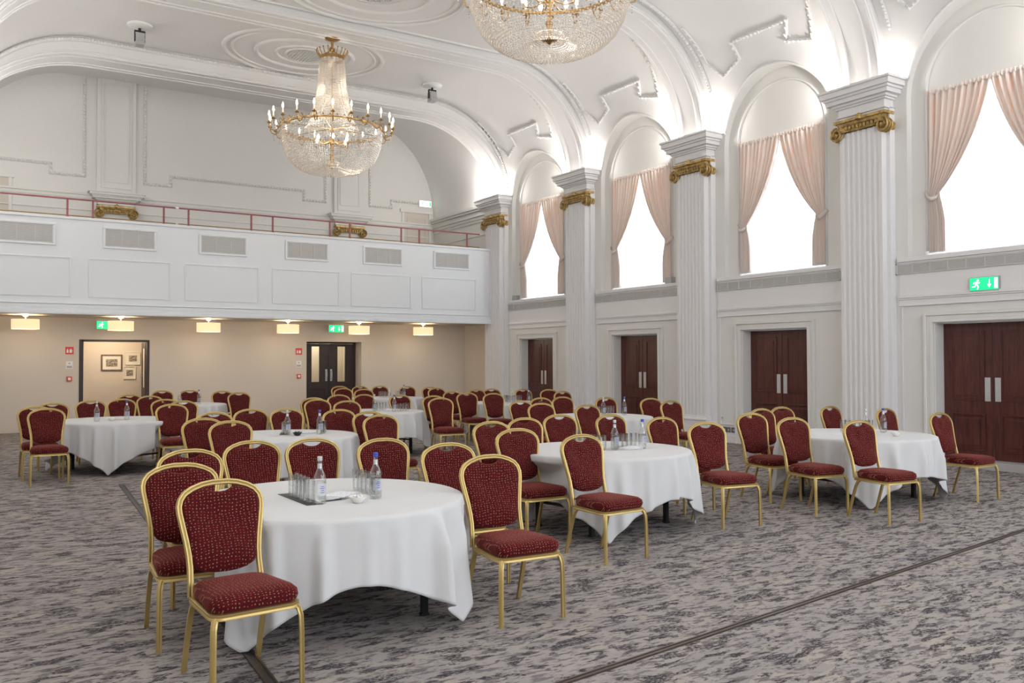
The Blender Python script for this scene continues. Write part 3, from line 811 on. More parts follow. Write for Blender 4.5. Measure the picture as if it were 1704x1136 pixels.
# corridor behind the open door
m = MB(); m.box(.6, 6.2, 24.35, 24.5, 0, 2.62); m.box(.5, .6, YW+.16, 24.5, 0, 2.62); m.box(6.2, 6.3, YW+.16, 24.5, 0, 2.62)
m.box(.5, 6.3, YW+.16, 24.5, 2.62, 2.7)
struct(m.build('wall_corridor', 'beige'))
m = MB(); m.box(H2[0]-.2, H2[1]+.2, 24.0, 24.1, 0, 2.62); m.box(H2[0]-.2, H2[0]-.14, YW+.5, 24.1, 0, 2.62); m.box(H2[1]+.14, H2[1]+.2, YW+.5, 24.1, 0, 2.62); m.box(H2[0]-.2, H2[1]+.2, YW+.5, 24.1, 2.62, 2.7)
struct(m.build('wall_lobby', 'beige'))
point('corridor_lamp', (3.2, 23.3, 2.3), 42, (1, .80, .56), .12)
point('lobby_lamp', (8.5, 23.3, 2.3), 26, (1, .88, .66), .12)

def wood_door_root(n, x0, x1, y, z1, label=None):
    nd[0] += 1; r = empty('door_%d' % nd[0], ((x0+x1)/2, y, 0)); return struct(r)
# open double door: frame and leaves folded back into the corridor
r = wood_door_root(5, H1[0], H1[1], YW, DZ); hw = (H1[1]-H1[0])/2
m = MB(); m.box(-hw, -hw+.09, -.01, .17, 0, DZ); m.box(hw-.05, hw, -.01, .17, 0, DZ); m.box(-hw+.05, hw-.05, -.01, .17, DZ-.05, DZ); m.build('door_frame', 'dark_wood', r, bevel=.004)
for s in (-1, 1):
    piv = empty('door_leaf', (s*(hw-.06), .17, 0), (PI/2-.10)*(1 if s < 0 else -1)); piv.parent = r
    sgn = 1 if s < 0 else -1
    C.objects.unlink(piv); bpy.data.objects.remove(piv)
    ang = (PI/2 - (.02 if s < 0 else -.04))
    m = MB(); L_ = .70
    def bx(u0, u1, z0, z1, t0, t1, m=m):
        ca, sa = math.cos(ang), math.sin(ang); x0_ = s*(hw-.06)
        pts = [(x0_ + sgn*(u*ca) - 0*t, .17+u*sa, t) for u in (u0, u1) for t in (t0, t1)]
        poly = [(u0, t0), (u1, t0), (u1, t1), (u0, t1)]
        m.prism(poly, lambda p: (x0_+sgn*(p[0]*ca)+sgn*(-p[1]*sa), .17+p[0]*sa+p[1]*ca, z0), lambda p: (x0_+sgn*(p[0]*ca)+sgn*(-p[1]*sa), .17+p[0]*sa+p[1]*ca, z1))
    bx(0, L_, .01, DZ-.06, 0, .045)
    lf = m.build('door_leaf', 'dark_wood', r, bevel=.003)
    m = MB()
    def bx2(u0, u1, z0, z1, t0, t1, m=m):
        ca, sa = math.cos(ang), math.sin(ang); x0_ = s*(hw-.06); poly = [(u0, t0), (u1, t0), (u1, t1), (u0, t1)]
        m.prism(poly, lambda p: (x0_+sgn*(p[0]*ca)+sgn*(-p[1]*sa), .17+p[0]*sa+p[1]*ca, z0), lambda p: (x0_+sgn*(p[0]*ca)+sgn*(-p[1]*sa), .17+p[0]*sa+p[1]*ca, z1))
    bx2(.56, .60, .95, 1.25, -.05, -.03); bx2(.57, .59, .97, .99, -.03, 0); bx2(.57, .59, 1.21, 1.23, -.03, 0)
    m.build('pull_handle', 'steel', lf, bevel=.004)
    m = MB(); bx3 = None
    ca, sa = math.cos(ang), math.sin(ang); x0_ = s*(hw-.06); poly = [(.2, -.003), (.36, -.003), (.36, .048), (.2, .048)]
    m.prism(poly, lambda p: (x0_+sgn*(p[0]*ca)+sgn*(-p[1]*sa), .17+p[0]*sa+p[1]*ca, .95), lambda p: (x0_+sgn*(p[0]*ca)+sgn*(-p[1]*sa), .17+p[0]*sa+p[1]*ca, 1.9))
    m.build('vision_panel', 'mount', lf)
# closed glazed double door
YD = YW+.42
r = wood_door_root(6, H2[0], H2[1], YD, DZ); hw = (H2[1]-H2[0])/2
m = MB(); m.box(-hw, -hw+.04, 0, .07, 0, DZ); m.box(hw-.04, hw, 0, .07, 0, DZ); m.box(-hw+.04, hw-.04, 0, .07, DZ-.04, DZ); m.build('door_frame', 'dark_wood', r, bevel=.004)
for s in (-1, 1):
    m = MB(); a, b = (-hw+.042, -.003) if s < 0 else (.003, hw-.042); g0, g1 = (a+.23, b-.27) if s < 0 else (a+.11, b-.35)
    g0, g1 = (-.50, -.28) if s < 0 else (.07+.0, .29)
    g0, g1 = ((a+b)/2-.115, (a+b)/2+.115)
    m.box(a, g0, .02, .065, .01, DZ-.045); m.box(g1, b, .02, .065, .01, DZ-.045); m.box(g0, g1, .02, .065, .01, 1.02); m.box(g0, g1, .02, .065, 1.98, DZ-.045)
    m.frame(a+.10, b-.10, .2, .85, .02, lambda p, q, c, d: m.box(p, q, .008, .03, c, d))
    lf = m.build('door_leaf', 'dark_wood', r, bevel=.003)
    m = MB(); m.box(g0-.01, g1+.01, .04, .046, 1.01, 1.99); m.build('vision_panel', 'glasspane', lf)
    m = MB(); hx = s*.07; m.tube([(hx, .02, 1.08), (hx, -.04, 1.10), (hx, -.05, 1.2), (hx, -.04, 1.30), (hx, .02, 1.32)], .012, up=Vector((1, 0, 0))); m.box(hx-.025, hx+.025, .008, .022, 1.04, 1.36)
    m.build('pull_handle', 'steel', lf)

# drum lamps under the balcony
LL = ['far left', 'in front of the open doorway', 'third from the left', 'fourth from the left', 'right of the green sign', 'nearest the window wall']
proto = None
for k, x in enumerate((1.20, 3.09, 5.02, 6.95, 8.85, 10.72)):
    if proto is None:
        r = empty('drum_lamp', (0, 0, 2.60)); proto = r
        m = MB(); m.lathe([(0, 0), (.06, 0), (.06, -.03), (.02, -.04), (.012, -.07), (.012, -.14), (0, -.14)], 16); m.build('ceiling_mount', 'steel', r, smooth=True, angle=40)
        m = MB(); m.lathe([(.265, -.10), (.27, -.10), (.27, -.31), (.265, -.31), (.265, -.10)], 40); m.build('lamp_shade', 'shade', r, smooth=True, angle=40)
        m = MB(); m.lathe([(0, -.285), (.262, -.285)], 40); m.build('diffuser', 'diffuser', r)
        m = MB(); m.lathe([(0, -.13), (.02, -.14), (.035, -.18), (.03, -.22), (0, -.24)], 12); m.build('bulb', 'bulb', r, smooth=True)
    else: r = copy_tree(proto)
    r.location = (x, 21.38, 2.60)
    point('drum_lamp_light', (x, 21.38, 2.53), 6, (1, .84, .64), .05)
    point('drum_lamp_light', (x, 21.38, 2.26), 7, (1, .84, .64), .12)
    tag(r, 'glowing cream drum ceiling lamp under the balcony, ' + LL[k], 'ceiling lamp', 'drum lamps under the balcony')

# exit signs: lit green panel with running figure, arrow and door
def exit_sign(loc, rz, wd, ht, label, hang=0, white=False):
    r = empty('exit_sign', loc, rz)      # local: faces -Y, x to the right
    m = MB(); m.box(-wd/2, wd/2, 0, .05, -ht/2, ht/2)
    if hang: m.box(-.25*wd, -.23*wd, .02, .03, ht/2, ht/2+hang); m.box(.23*wd, .25*wd, .02, .03, ht/2, ht/2+hang)
    m.build('housing', 'grey' if not white else 'white', r, bevel=.004)
    bgm, fgm = ('sign_green', 'sign_white') if not white else ('sign_white', 'sign_green')
    m = MB(); m.box(-wd/2+.008, wd/2-.008, -.004, 0, -ht/2+.008, ht/2-.008); m.build('panel', bgm, r)
    m = MB(); s = ht
    def poly(pts): m.prism(pts, lambda p: (p[0]*s, -.004, p[1]*s), lambda p: (p[0]*s, -.007, p[1]*s))
    cx = -wd/2/s*.5
    hx = cx+.12
    poly([(hx+.07*math.cos(t), .27+.07*math.sin(t)) for t in [2*PI*k/10 for k in range(10)]])
    poly([(cx+.10, .20), (cx-.02, .18), (cx-.08, -.02), (cx+.04, -.06)])
    poly([(cx-.02, .18), (cx-.2, .12), (cx-.24, .0), (cx-.19, .0), (cx-.14, .08), (cx-.02, .12)])
    poly([(cx+.10, .20), (cx+.16, .08), (cx+.26, .12), (cx+.26, .07), (cx+.14, .01), (cx+.05, .10)])
    poly([(cx-.07, .0), (cx-.12, -.14), (cx-.32, -.16), (cx-.32, -.22), (cx-.08, -.21), (cx+.0, -.03)])
    poly([(cx+.0, -.02), (cx+.10, -.18), (cx+.04, -.38), (cx+.10, -.38), (cx+.18, -.17), (cx+.06, -.03)])
    ax = .14*wd/s/.8+.02
    poly([(ax-.03, .30), (ax+.03, .30), (ax+.03, -.08), (ax-.03, -.08)])
    poly([(ax-.13, -.05), (ax, -.30), (ax+.13, -.05)][::-1])
    dx = wd/2/s-.32
    poly([(dx-.0, -.36), (dx+.24, -.36), (dx+.24, .36), (dx, .36)])
    m.build('pictogram', fgm, r)
    tag(r, label, 'exit sign')
exit_sign((XW-.062, 6.92, 2.69), -PI/2, .43, .20, 'lit green running-figure sign above the red double door at the right edge')
exit_sign((8.42, 21.9, 2.44), 0, .42, .2, 'lit green running-figure sign hanging before the glazed dark doors', .06)
exit_sign((2.83, 21.75, 2.42), 0, .40, .19, 'lit green sign half hidden behind the second drum lamp', .08)
exit_sign((12.2, 24.18, 6.46), 0, .42, .2, 'white panel sign with green figure above the gallery door', 0, True)

# wall notices
def notice(x, z, kind, label, grp):
    r = empty('wall_notice' if kind != 'call' else 'fire_call_point', (x, YW, z))
    if kind == 'red':
        m = MB(); m.box(-.085, .085, -.006, 0, -.085, .085); m.build('plate', 'red', r)
        m = MB()
        def poly(pts): m.prism(pts, lambda p: (p[0], -.006, p[1]), lambda p: (p[0], -.008, p[1]))
        poly([(-.06, -.05), (-.02, -.05), (-.02, .0), (-.035, .04), (-.045, .04), (-.06, .0)]); poly([(.0, -.05), (.05, -.05), (.06, .0), (.03, .05), (.02, .02), (.0, .03)])
        m.build('pictogram', 'white', r)
    elif kind == 'grey':
        m = MB(); m.box(-.07, .07, -.006, 0, -.085, .085); m.build('plate', 'white', r)
        m = MB(); m.box(-.055, .055, -.009, -.006, -.07, -.02); m.box(-.02, .02, -.009, -.006, .02, .05); m.build('print', 'grey', r)
    else:
        m = MB(); m.box(-.055, .055, -.03, 0, -.055, .055); m.build('housing', 'red', r, bevel=.006)
        m = MB(); m.box(-.03, .03, -.034, -.03, -.03, .03); m.build('glass_plate', 'white', r)
    tag(r, label, 'sign' if kind != 'call' else 'fire alarm', grp)
for x, nm in ((2.14, 'left of the open corridor doorway'), (7.54, 'left of the glazed dark doors')):
    notice(x, 1.84, 'red', 'small red square notice on the beige wall ' + nm, 'red wall notices')
    notice(x, 1.51, 'grey', 'small white and grey notice between the red ones ' + nm, 'grey wall notices')
    notice(x, 1.19, 'call', 'red fire call point on the beige wall ' + nm, 'fire call points')

# pictures in the corridor
def picture(x, z, w_, h_, fm, label):
    r = empty('framed_picture', (x, 24.35, z)); t = .035 if fm == 'picture_dark' else .015
    m = MB(); m.frame(-w_/2, w_/2, -h_/2, h_/2, t, lambda a, b, c, d: m.box(a, b, -.03, 0, c, d)); m.build('frame', fm, r, bevel=.004)
    m = MB(); m.box(-w_/2+t, w_/2-t, -.012, 0, -h_/2+t, h_/2-t); m.build('mount', 'mount', r)
    m = MB(); m.box(-w_*.27, w_*.27, -.016, -.012, -h_*.24, h_*.22); m.build('print', 'print', r)
    tag(r, label, 'picture')
picture(3.31, 1.555, .50, .42, 'picture_dark', 'dark-framed landscape print on the corridor wall seen through the open doorway')
picture(3.81, 1.667, .36, .34, 'mount', 'upper pale-framed print, right of the dark frame in the corridor')
picture(3.735, 1.293, .30, .33, 'mount', 'lower pale-framed print, right of the dark frame in the corridor')

# ------------------------------------------------------------------ gallery above
m = MB(); m.box(-1.3, XW, YG, YG+.15, 4.2, 8.9)
struct(m.build('wall_gallery', 'wall'))
m = MB()
P_ = [(XR+2.42*math.cos(t), Z0V+2.8*math.sin(t)) for t in [PI/2*k/24 for k in range(25)]] + [(XL-2.42*math.cos(t), Z0V+2.8*math.sin(t)) for t in [PI/2*(1-k/24) for k in range(25)]]
m.grid([[(x, 20.6, z) for x, z in P_], [(x, YG+.02, z) for x, z in P_]])
m.box(XL-2.6, XR+2.6, 20.62, 20.68, ZC-.1, 8.85)
struct(m.build('ceiling_gallery', 'plaster', smooth=True, angle=40))
# gallery pilasters
for x, nm in ((3.36, 'left gilt capital behind the balcony rail'), (9.68, 'right gilt capital behind the balcony rail')):
    r = empty('gallery_pilaster', (x, YG, 4.2))
    m = MB(); m.box(-.42, .42, -.10, 0, 0, 1.42); m.build('shaft', 'wall', r, bevel=.005)
    cm = capital(.43, .14, 5.25, 5.54); cap = cm.build('gilt_capital', 'gilt', r, smooth=True, angle=45)
    cap.rotation_euler = (0, 0, PI/2); cap.location = (0, -.10, -4.2)
    em = entablature(.42, .12, 5.54, 5.88, .0); e_ = em.build('entablature', 'wall', r, bevel=.005); e_.rotation_euler = (0, 0, PI/2); e_.location = (0, 0, -4.2)
    m = MB(); m.box(-.46, .46, -.10, 0, 1.68, 4.62); m.box(-.36, .36, -.13, -.10, 1.80, 4.6)
    m.frame(-.30, .30, 1.95, 4.5, .03, lambda a, b, c, d: m.box(a, b, -.15, -.13, c, d)); m.build('upper_panel', 'wall', r, bevel=.008)
    tag(r, 'cream gallery pilaster with the ' + nm, 'pilaster', 'gallery pilasters')
# cornice along gallery walls
m = MB()
for a, b in ((-1.3, 2.8), (3.92, 9.1), (10.24, XW)):
    m.box(a, b, YG-.05, YG, 5.66, 5.70); m.box(a, b, YG-.10, YG, 5.78, 5.83); m.box(a, b, YG-.07, YG, 5.70, 5.78); m.box(a, b, YG-.03, YG, 5.40, 5.43); m.box(a, b, YG-.02, YG, 5.05, 5.07)
for a, b, dd in ((5.54, 5.62, .03), (5.62, 5.70, .06), (5.70, 5.84, .10), (5.84, 5.90, .16), (5.90, 5.98, .20)):
    m.box(XW-dd, XW, 20.75, YG, a, b)
m.box(XW-.02, XW, 20.8, YG, 5.15, 5.18)
trim(m, 'wall', bevel=.006)
# leaf frames on the gallery wall
def leafline(pts, r=.045):
    m = MB(); P_ = []
    for (x0, z0), (x1, z1) in zip(pts, pts[1:]):
        L_ = math.hypot(x1-x0, z1-z0); n_ = max(1, int(L_/.085))
        for k in range(n_): P_.append((x0+(x1-x0)*k/n_, YG-.01, z0+(z1-z0)*k/n_))
    P_.append((pts[-1][0], YG-.01, pts[-1][1])); m.tube(P_, r*.8, up=Vector((0, 1, 0)))
    for p_ in P_: m.bead((p_[0], p_[1]-.02, p_[2]), r*1.1)
    trim(m, 'wall', smooth=True, angle=60)
def leafbay(x0, x1):
    leafline([(x0, 8.82), (x0, 6.22), (x0+.65, 6.22), (x0+.65, 6.48), (x1-.65, 6.48), (x1-.65, 6.22), (x1, 6.22), (x1, 8.82)])
leafbay(4.05, 8.98); leafbay(10.35, 14.0) if False else leafline([(10.37, 8.7), (10.37, 6.24), (11.07, 6.24), (11.07, 6.46), (12.5, 6.46)])
leafline([(2.62, 8.82), (2.62, 6.27), (1.87, 6.27), (1.87, 6.5), (-1, 6.5)])
# gallery doors
for x0, x1, z1 in ((12.45-.95, 12.45-.1, 6.15),):
    pass
nd[0] += 1
r = struct(empty('door_%d' % nd[0], (11.92, YG, 4.2)))
m = MB(); m.box(-.50, -.42, -.04, 0, 0, 1.95); m.box(.42, .50, -.04, 0, 0, 1.95); m.box(-.56, .56, -.06, 0, 1.95, 2.05); m.build('casing', 'wall', r, bevel=.005)
m = MB(); m.box(-.42, .42, -.01, 0, 0, 1.95); m.frame(-.32, .32, .2, 1.8, .03, lambda a, b, c, d: m.box(a, b, -.02, -.01, c, d)); m.build('door_leaf', 'beige', r)
nd[0] += 1
r = struct(empty('door_%d' % nd[0], (.55, YG, 4.2)))
m = MB(); m.box(-.50, -.42, -.04, 0, 0, 1.85); m.box(.42, .50, -.04, 0, 0, 1.85); m.box(-.54, .54, -.05, 0, 1.85, 1.93); m.build('casing', 'wall', r, bevel=.005)
m = MB(); m.box(-.42, .42, -.01, 0, 0, 1.85); m.build('door_leaf', 'beige', r)

# ------------------------------------------------------------------ left and front walls
m = MB(); m.box(-1.45, -1.3, -4.4, 25.2, 0, 6.1); m.box(-1.3, -.15, -4.4, 25.2, 5.95, 6.08); struct(m.build('wall_left', 'wall'))
m = MB()
xs = [-1.45, .9, 3.5, 4.9, 7.5, 8.9, 11.5, 13.0]
for a, b in zip(xs[0::2], xs[1::2]): m.box(a, b, -4.55, -4.4, 0, 8.6)
for a, b in zip(xs[1:-1:2], xs[2::2]): m.box(a, b, -4.55, -4.4, 0, 1.4); m.box(a, b, -4.55, -4.4, 6.0, 8.6)
struct(m.build('wall_front', 'wall'))

# wall sockets near the third pier
for k, y in enumerate((12.02, 11.92, 11.77)):
    w_ = (.045, .045, .08)[k]
    r = MB(); r.box(-.012, 0, -w_, w_, -.05, .05); o = r.build('wall_socket', 'socket', bevel=.003); o.location = (XW-.014, y, .25)
    m = MB(); m.box(-.016, -.012, -w_*.5, w_*.5, -.02, .02); m.build('socket_face', 'grey', o)
    tag(o, ['left one of three dark metal sockets low on the wall between the red doors', 'middle one of three dark metal sockets low on the wall', 'wide double socket, right of the three low on the wall'][k], 'socket', 'wall sockets')
m = MB(); m.box(-.008, 0, -.045, .045, -.045, .045); o = m.build('wall_socket', 'white', bevel=.003); o.location = (XW-.014, 12.08, .47)
m = MB(); m.box(-.011, -.008, -.02, .02, -.02, .02); m.build('socket_face', 'grey', o); tag(o, 'white socket plate above the three dark ones on the cream wall', 'socket')

# ------------------------------------------------------------------ chandeliers
def chandelier(x, y, label):
    r = empty('chandelier', (x, y, 0)); 
    m = MB(); m.lathe([(0, 8.20), (.13, 8.19), (.16, 8.165), (.10, 8.14), (.03, 8.12), (.025, 8.0), (.06, 7.97), (.06, 7.93), (.02, 7.9), (.009, 7.8), (.009, 6.2)], 20); m.build('canopy_and_rod', 'brass', r, smooth=True, angle=50)
    # crown
    m = MB(); m.lathe([(.235, 7.74), (.245, 7.80), (.25, 7.80), (.25, 7.73), (.235, 7.74)], 32)
    for k in range(20):
        a = 2*PI*k/20; c, s = math.cos(a), math.sin(a)
        m.tube([(.245*c, .245*s, 7.79), (.28*c, .28*s, 7.84), (.31*c, .31*s, 7.90)], .010); m.bead((.315*c, .315*s, 7.92), .022)
    for k in range(4):
        a = PI*k/2+.3; m.tube([(0, 0, 7.95), (.24*math.cos(a), .24*math.sin(a), 7.78)], .009)
    m.build('crown', 'brass', r)
    # tent of bead strings
    tp = [(.24, 7.74), (.265, 7.45), (.30, 7.15), (.345, 6.85), (.40, 6.62), (.47, 6.42), (.56, 6.28)]
    def along(pr, step):
        out = []; d = 0
        for (r0, z0), (r1, z1) in zip(pr, pr[1:]):
            L_ = math.hypot(r1-r0, z1-z0); n_ = max(1, int(round(L_/step)))
            for k in range(n_): q = k/n_; out.append((r0+(r1-r0)*q, z0+(z1-z0)*q))
        return out
    m = MB()
    for k in range(96):
        a = 2*PI*k/96; c, s = math.cos(a), math.sin(a)
        for j, (rr, z) in enumerate(along(tp, .030)): m.bead((rr*c, rr*s, z), .0125)
    m.build('crystal_tent', 'crystal', r, weld=False)
    # main ring
    m = MB(); m.lathe([(1.0, 6.285), (1.02, 6.285), (1.024, 6.30), (1.02, 6.32), (1.0, 6.32), (1.0, 6.285)], 72)
    for k in range(48):
        a = 2*PI*k/48; m.bead((1.03*math.cos(a), 1.03*math.sin(a), 6.35), .02)
    for k in range(6):
        a = PI*k/3; m.tube([(.02*math.cos(a), .02*math.sin(a), 6.33), (1.0*math.cos(a), 1.0*math.sin(a), 6.31)], .010)
    m.build('ring', 'brass', r)
    # basket, two tiers of beads
    bp_ = [(1.01, 6.27), (1.0, 6.12), (.97, 5.95), (.92, 5.80), (.84, 5.66), (.73, 5.55), (.60, 5.47), (.50, 5.44)]
    m = MB(); n_ = 120
    for k in range(n_):
        a = 2*PI*k/n_; c, s = math.cos(a), math.sin(a)
        pts = along(bp_, .036)
        if k % 2: pts = [q for q in pts if q[0] > .62]
        for rr, z in pts: m.bead((rr*c, rr*s, z), .0145)
    for zz, rr, nn in ((6.20, 1.012, 180), (6.10, 1.0, 180), (5.98, .985, 170)):
        for k in range(nn): a = 2*PI*k/nn; m.bead((rr*math.cos(a), rr*math.sin(a), zz-.02*abs(math.sin(a*12))), .014)
    m.build('crystal_basket', 'crystal', r, weld=False)
    m = MB()
    for k in range(60):
        a = 2*PI*k/60; c, s = math.cos(a), math.sin(a)
        for rr, z in along([(.50, 5.44), (.36, 5.44), (.25, 5.48), (.16, 5.55)], .026): m.bead((rr*c, rr*s, z), .010)
    for k in range(60):
        a = 2*PI*k/60
        for j in range(4): m.bead((.17*math.cos(a), .17*math.sin(a), 5.55+.022*j), .010)
    m.build('crystal_bowl', 'crystal', r, weld=False)
    m = MB(); m.lathe([(0, 5.50), (.015, 5.505), (.03, 5.53), (.08, 5.55), (.11, 5.565), (.10, 5.58), (.04, 5.60), (.02, 5.64), (.03, 5.7), (.05, 5.76), (.02, 5.82), (.025, 5.95), (.06, 6.02), (.07, 6.08), (.03, 6.14), (.02, 6.3)], 20)
    for k in range(10): a = 2*PI*k/10; m.bead((.085*math.cos(a), .085*math.sin(a), 5.565), .025)
    m.build('stem_and_finial', 'brass', r, smooth=True, angle=50)
    # inner lamps
    for k in range(6):
        a = PI*k/3+.25; c, s = math.cos(a), math.sin(a)
        m = MB(); m.tube([(.05*c, .05*s, 6.05), (.2*c, .2*s, 5.98), (.30*c, .30*s, 6.0), (.33*c, .33*s, 6.05)], .010); ar = m.build('inner_arm', 'brass', r)
        m = MB(); m.lathe([(0, 6.05), (.018, 6.06), (.03, 6.10), (.02, 6.14), (0, 6.16)], 8, (.33*c, .33*s, 0)); m.build('bulb', 'bulb', ar, smooth=True)
    # candle arms
    for k in range(22):
        a = 2*PI*k/22+.08; c, s = math.cos(a), math.sin(a)
        pr = [(1.03, 6.30), (1.08, 6.22), (1.14, 6.19), (1.20, 6.21), (1.235, 6.27), (1.24, 6.33)]
        m = MB(); m.tube([(q*c, q*s, z) for q, z in pr], .011)
        pr2 = [(1.04, 6.33), (1.09, 6.37), (1.13, 6.34), (1.12, 6.29), (1.09, 6.30)]
        m.tube([(q*c, q*s, z) for q, z in pr2], .007)
        m.lathe([(0, 6.32), (.03, 6.325), (.045, 6.345), (.02, 6.35), (.018, 6.38), (0, 6.38)], 10, (1.24*c, 1.24*s, 0))
        arm = m.build('candle_arm', 'brass', r)
        m = MB(); m.lathe([(.0, 6.36), (.014, 6.36), (.014, 6.47), (0, 6.47)], 8, (1.24*c, 1.24*s, 0)); m.build('candle', 'candle', arm, smooth=True, angle=40)
        m = MB(); m.lathe([(0, 6.465), (.012, 6.475), (.021, 6.50), (.018, 6.535), (.008, 6.57), (0, 6.59)], 8, (1.24*c, 1.24*s, 0)); m.build('bulb', 'bulb', arm, smooth=True)
        m = MB()
        for j in range(4): m.bead((1.16*c, 1.16*s, 6.17-.035*j), .013)
        m.build('pendant', 'crystal', arm, weld=False)
    tag(r, label, 'chandelier')
    point('chandelier_glow', (x, y, 6.15), 20, (1, .9, .76), .25)
    point('chandelier_glow', (x, y, 6.95), 7, (1, .88, .72), .15)
chandelier(6.38, 16.86, 'whole crystal chandelier with lit candle bulbs hanging before the gallery')
chandelier(6.13, 8.76, 'nearer crystal chandelier cropped by the top edge, only its basket showing')

# ------------------------------------------------------------------ chairs
def chair_proto():
    r = empty('banquet_chair')
    # tube profile: two soft ridges (side, up)
    pf = [(-.015, -.009), (-.015, .006), (-.011, .012), (-.005, .012), (0, .008), (.005, .012), (.011, .012), (.015, .006), (.015, -.009), (.008, -.013), (-.008, -.013)]
    def by(z): return .185 + (z-.42)*.24 + .0
    half = [(.188, .40), (.184, .47), (.181, .54), (.183, .60), (.192, .67), (.205, .745), (.216, .81), (.2175, .845), (.208, .878), (.185, .907), (.145, .930), (.09, .948), (.04, .955)]
    pts = [(x, by(z), z) for x, z in half]; pts = pts + [(-x, y, z) for x, y, z in pts[::-1]]
    m = MB(); m.tube(pts, pf, up=Vector((0, -1, 0)))
    m.tube([(.184, by(.47)+.004, .455), (0, by(.47)+.012, .452), (-.184, by(.47)+.004, .455)], .010)
    m.build('back_frame', 'gold', r, smooth=True, angle=50)
    # back cushion
    def inner(z):
        for (x0, z0), (x1, z1) in zip(half, half[1:]):
            if z0 <= z <= z1: return x0+(x1-x0)*(z-z0)/(z1-z0)
        return .1
    m = MB(); out = []
    zs = [.56+.31*k/12 for k in range(13)]
    right = [(inner(z)-.013, z) for z in zs] + [(.168, .905), (.12, .921), (.078, .933), (.060, .920), (.035, .909), (0, .905)]
    bot = [(0, .500), (.06, .503), (.11, .513), (.15, .532)]
    outl = [(x, z) for x, z in bot] + right
    full = outl + [(-x, z) for x, z in outl[::-1] if x > 0]
    def P3(x, z, k, d): # inset factor k, depth d
        cz = .70; return (x*k, by(z)+d, cz+(z-cz)*k)
    rings = [[P3(x, z, .99, .012) for x, z in full], [P3(x, z, 1.0, .0) for x, z in full], [P3(x, z, .985, -.014) for x, z in full], [P3(x, z, .93, -.024) for x, z in full], [P3(x, z, .75, -.029) for x, z in full], [P3(x, z, .4, -.030) for x, z in full]]
    vs = m.grid(rings, close=True); m.bm.faces.new(vs[-1]); m.bm.faces.new(vs[0][::-1])
    m.build('backrest', 'fabric', r, smooth=True, angle=60)
    # seat cushion (rounded trapezoid)
    def rr(hwf, hwb, yf, yb, cr, z, n=6):
        o = []
        for cx, cy, a0 in ((hwb-cr, yb-cr, 0), (-(hwb-cr), yb-cr, PI/2), (-(hwf-cr), yf+cr, PI), (hwf-cr, yf+cr, 3*PI/2)):
            for k in range(n+1): a = a0+PI/2*k/n; o.append((cx+cr*math.cos(a), cy+cr*math.sin(a), z))
        return o
    m = MB()
    rings = [rr(.205, .178, -.235, .175, .06, .405), rr(.218, .188, -.25, .185, .07, .418), rr(.224, .192, -.256, .188, .07, .440), rr(.220, .188, -.252, .186, .07, .465), rr(.200, .17, -.232, .17, .07, .484), rr(.15, .12, -.18, .13, .06, .495), rr(.07, .05, -.09, .06, .03, .499)]
    # slight crown on the front edge
    vs = m.grid(rings, close=True); m.bm.faces.new(vs[-1]); m.bm.faces.new(vs[0][::-1])
    m.build('seat', 'fabric', r, smooth=True, angle=70)
    # seat frame rail
    m = MB(); m.tube(rr(.213, .190, -.243, .20, .05, .393, 4), [(-.013, -.015), (-.013, .012), (0, .015), (.013, .012), (.013, .004), (.009, 0), (.013, -.004), (.013, -.015)], closed=True)
    m.build('seat_frame', 'gold', r, smooth=True, angle=45)
    lp = [(-.013, -.011), (-.013, .007), (-.008, .012), (-.002, .008), (.002, .008), (.008, .012), (.013, .007), (.013, -.011)]
    for s in (-1, 1):
        m = MB(); m.tube([(s*.195, -.228, .388), (s*.208, -.243, .375), (s*.216, -.252, .34), (s*.218, -.256, .26), (s*.219, -.258, .12), (s*.22, -.26, .0)], lp, up=Vector((0, -1, 0))); m.build('leg', 'gold', r, smooth=True, angle=50)
    for s in (-1, 1):
        m = MB(); m.tube([(s*.186, .12, .385), (s*.190, .148, .36), (s*.193, .17, .31), (s*.195, .205, .20), (s*.196, .265, 0)], lp, up=Vector((0, 1, 0))); m.build('leg', 'gold', r, smooth=True, angle=50)
    return r
CH0 = chair_proto(); used = [False]
TAB = {'A': (2.02, 5.37), 'B': (5.32, 6.72), 'G': (8.85, 6.42), 'D': (3.21, 10.03), 'E': (1.99, 14.06), 'F': (3.77, 18.27), 'H': (6.0, 13.85), 'I': (8.45, 18.75), 'J': (9.6, 15.2), 'K': (8.33, 10.65)}
TN = {'A': 'foreground table', 'B': 'table right of foreground table', 'G': 'far right table', 'D': 'table behind foreground table', 'E': 'far left table', 'F': 'back left table', 'H': 'middle table before glazed doors', 'I': 'rearmost table by beige wall', 'J': 'back table near farthest red door', 'K': 'table before second red door'}
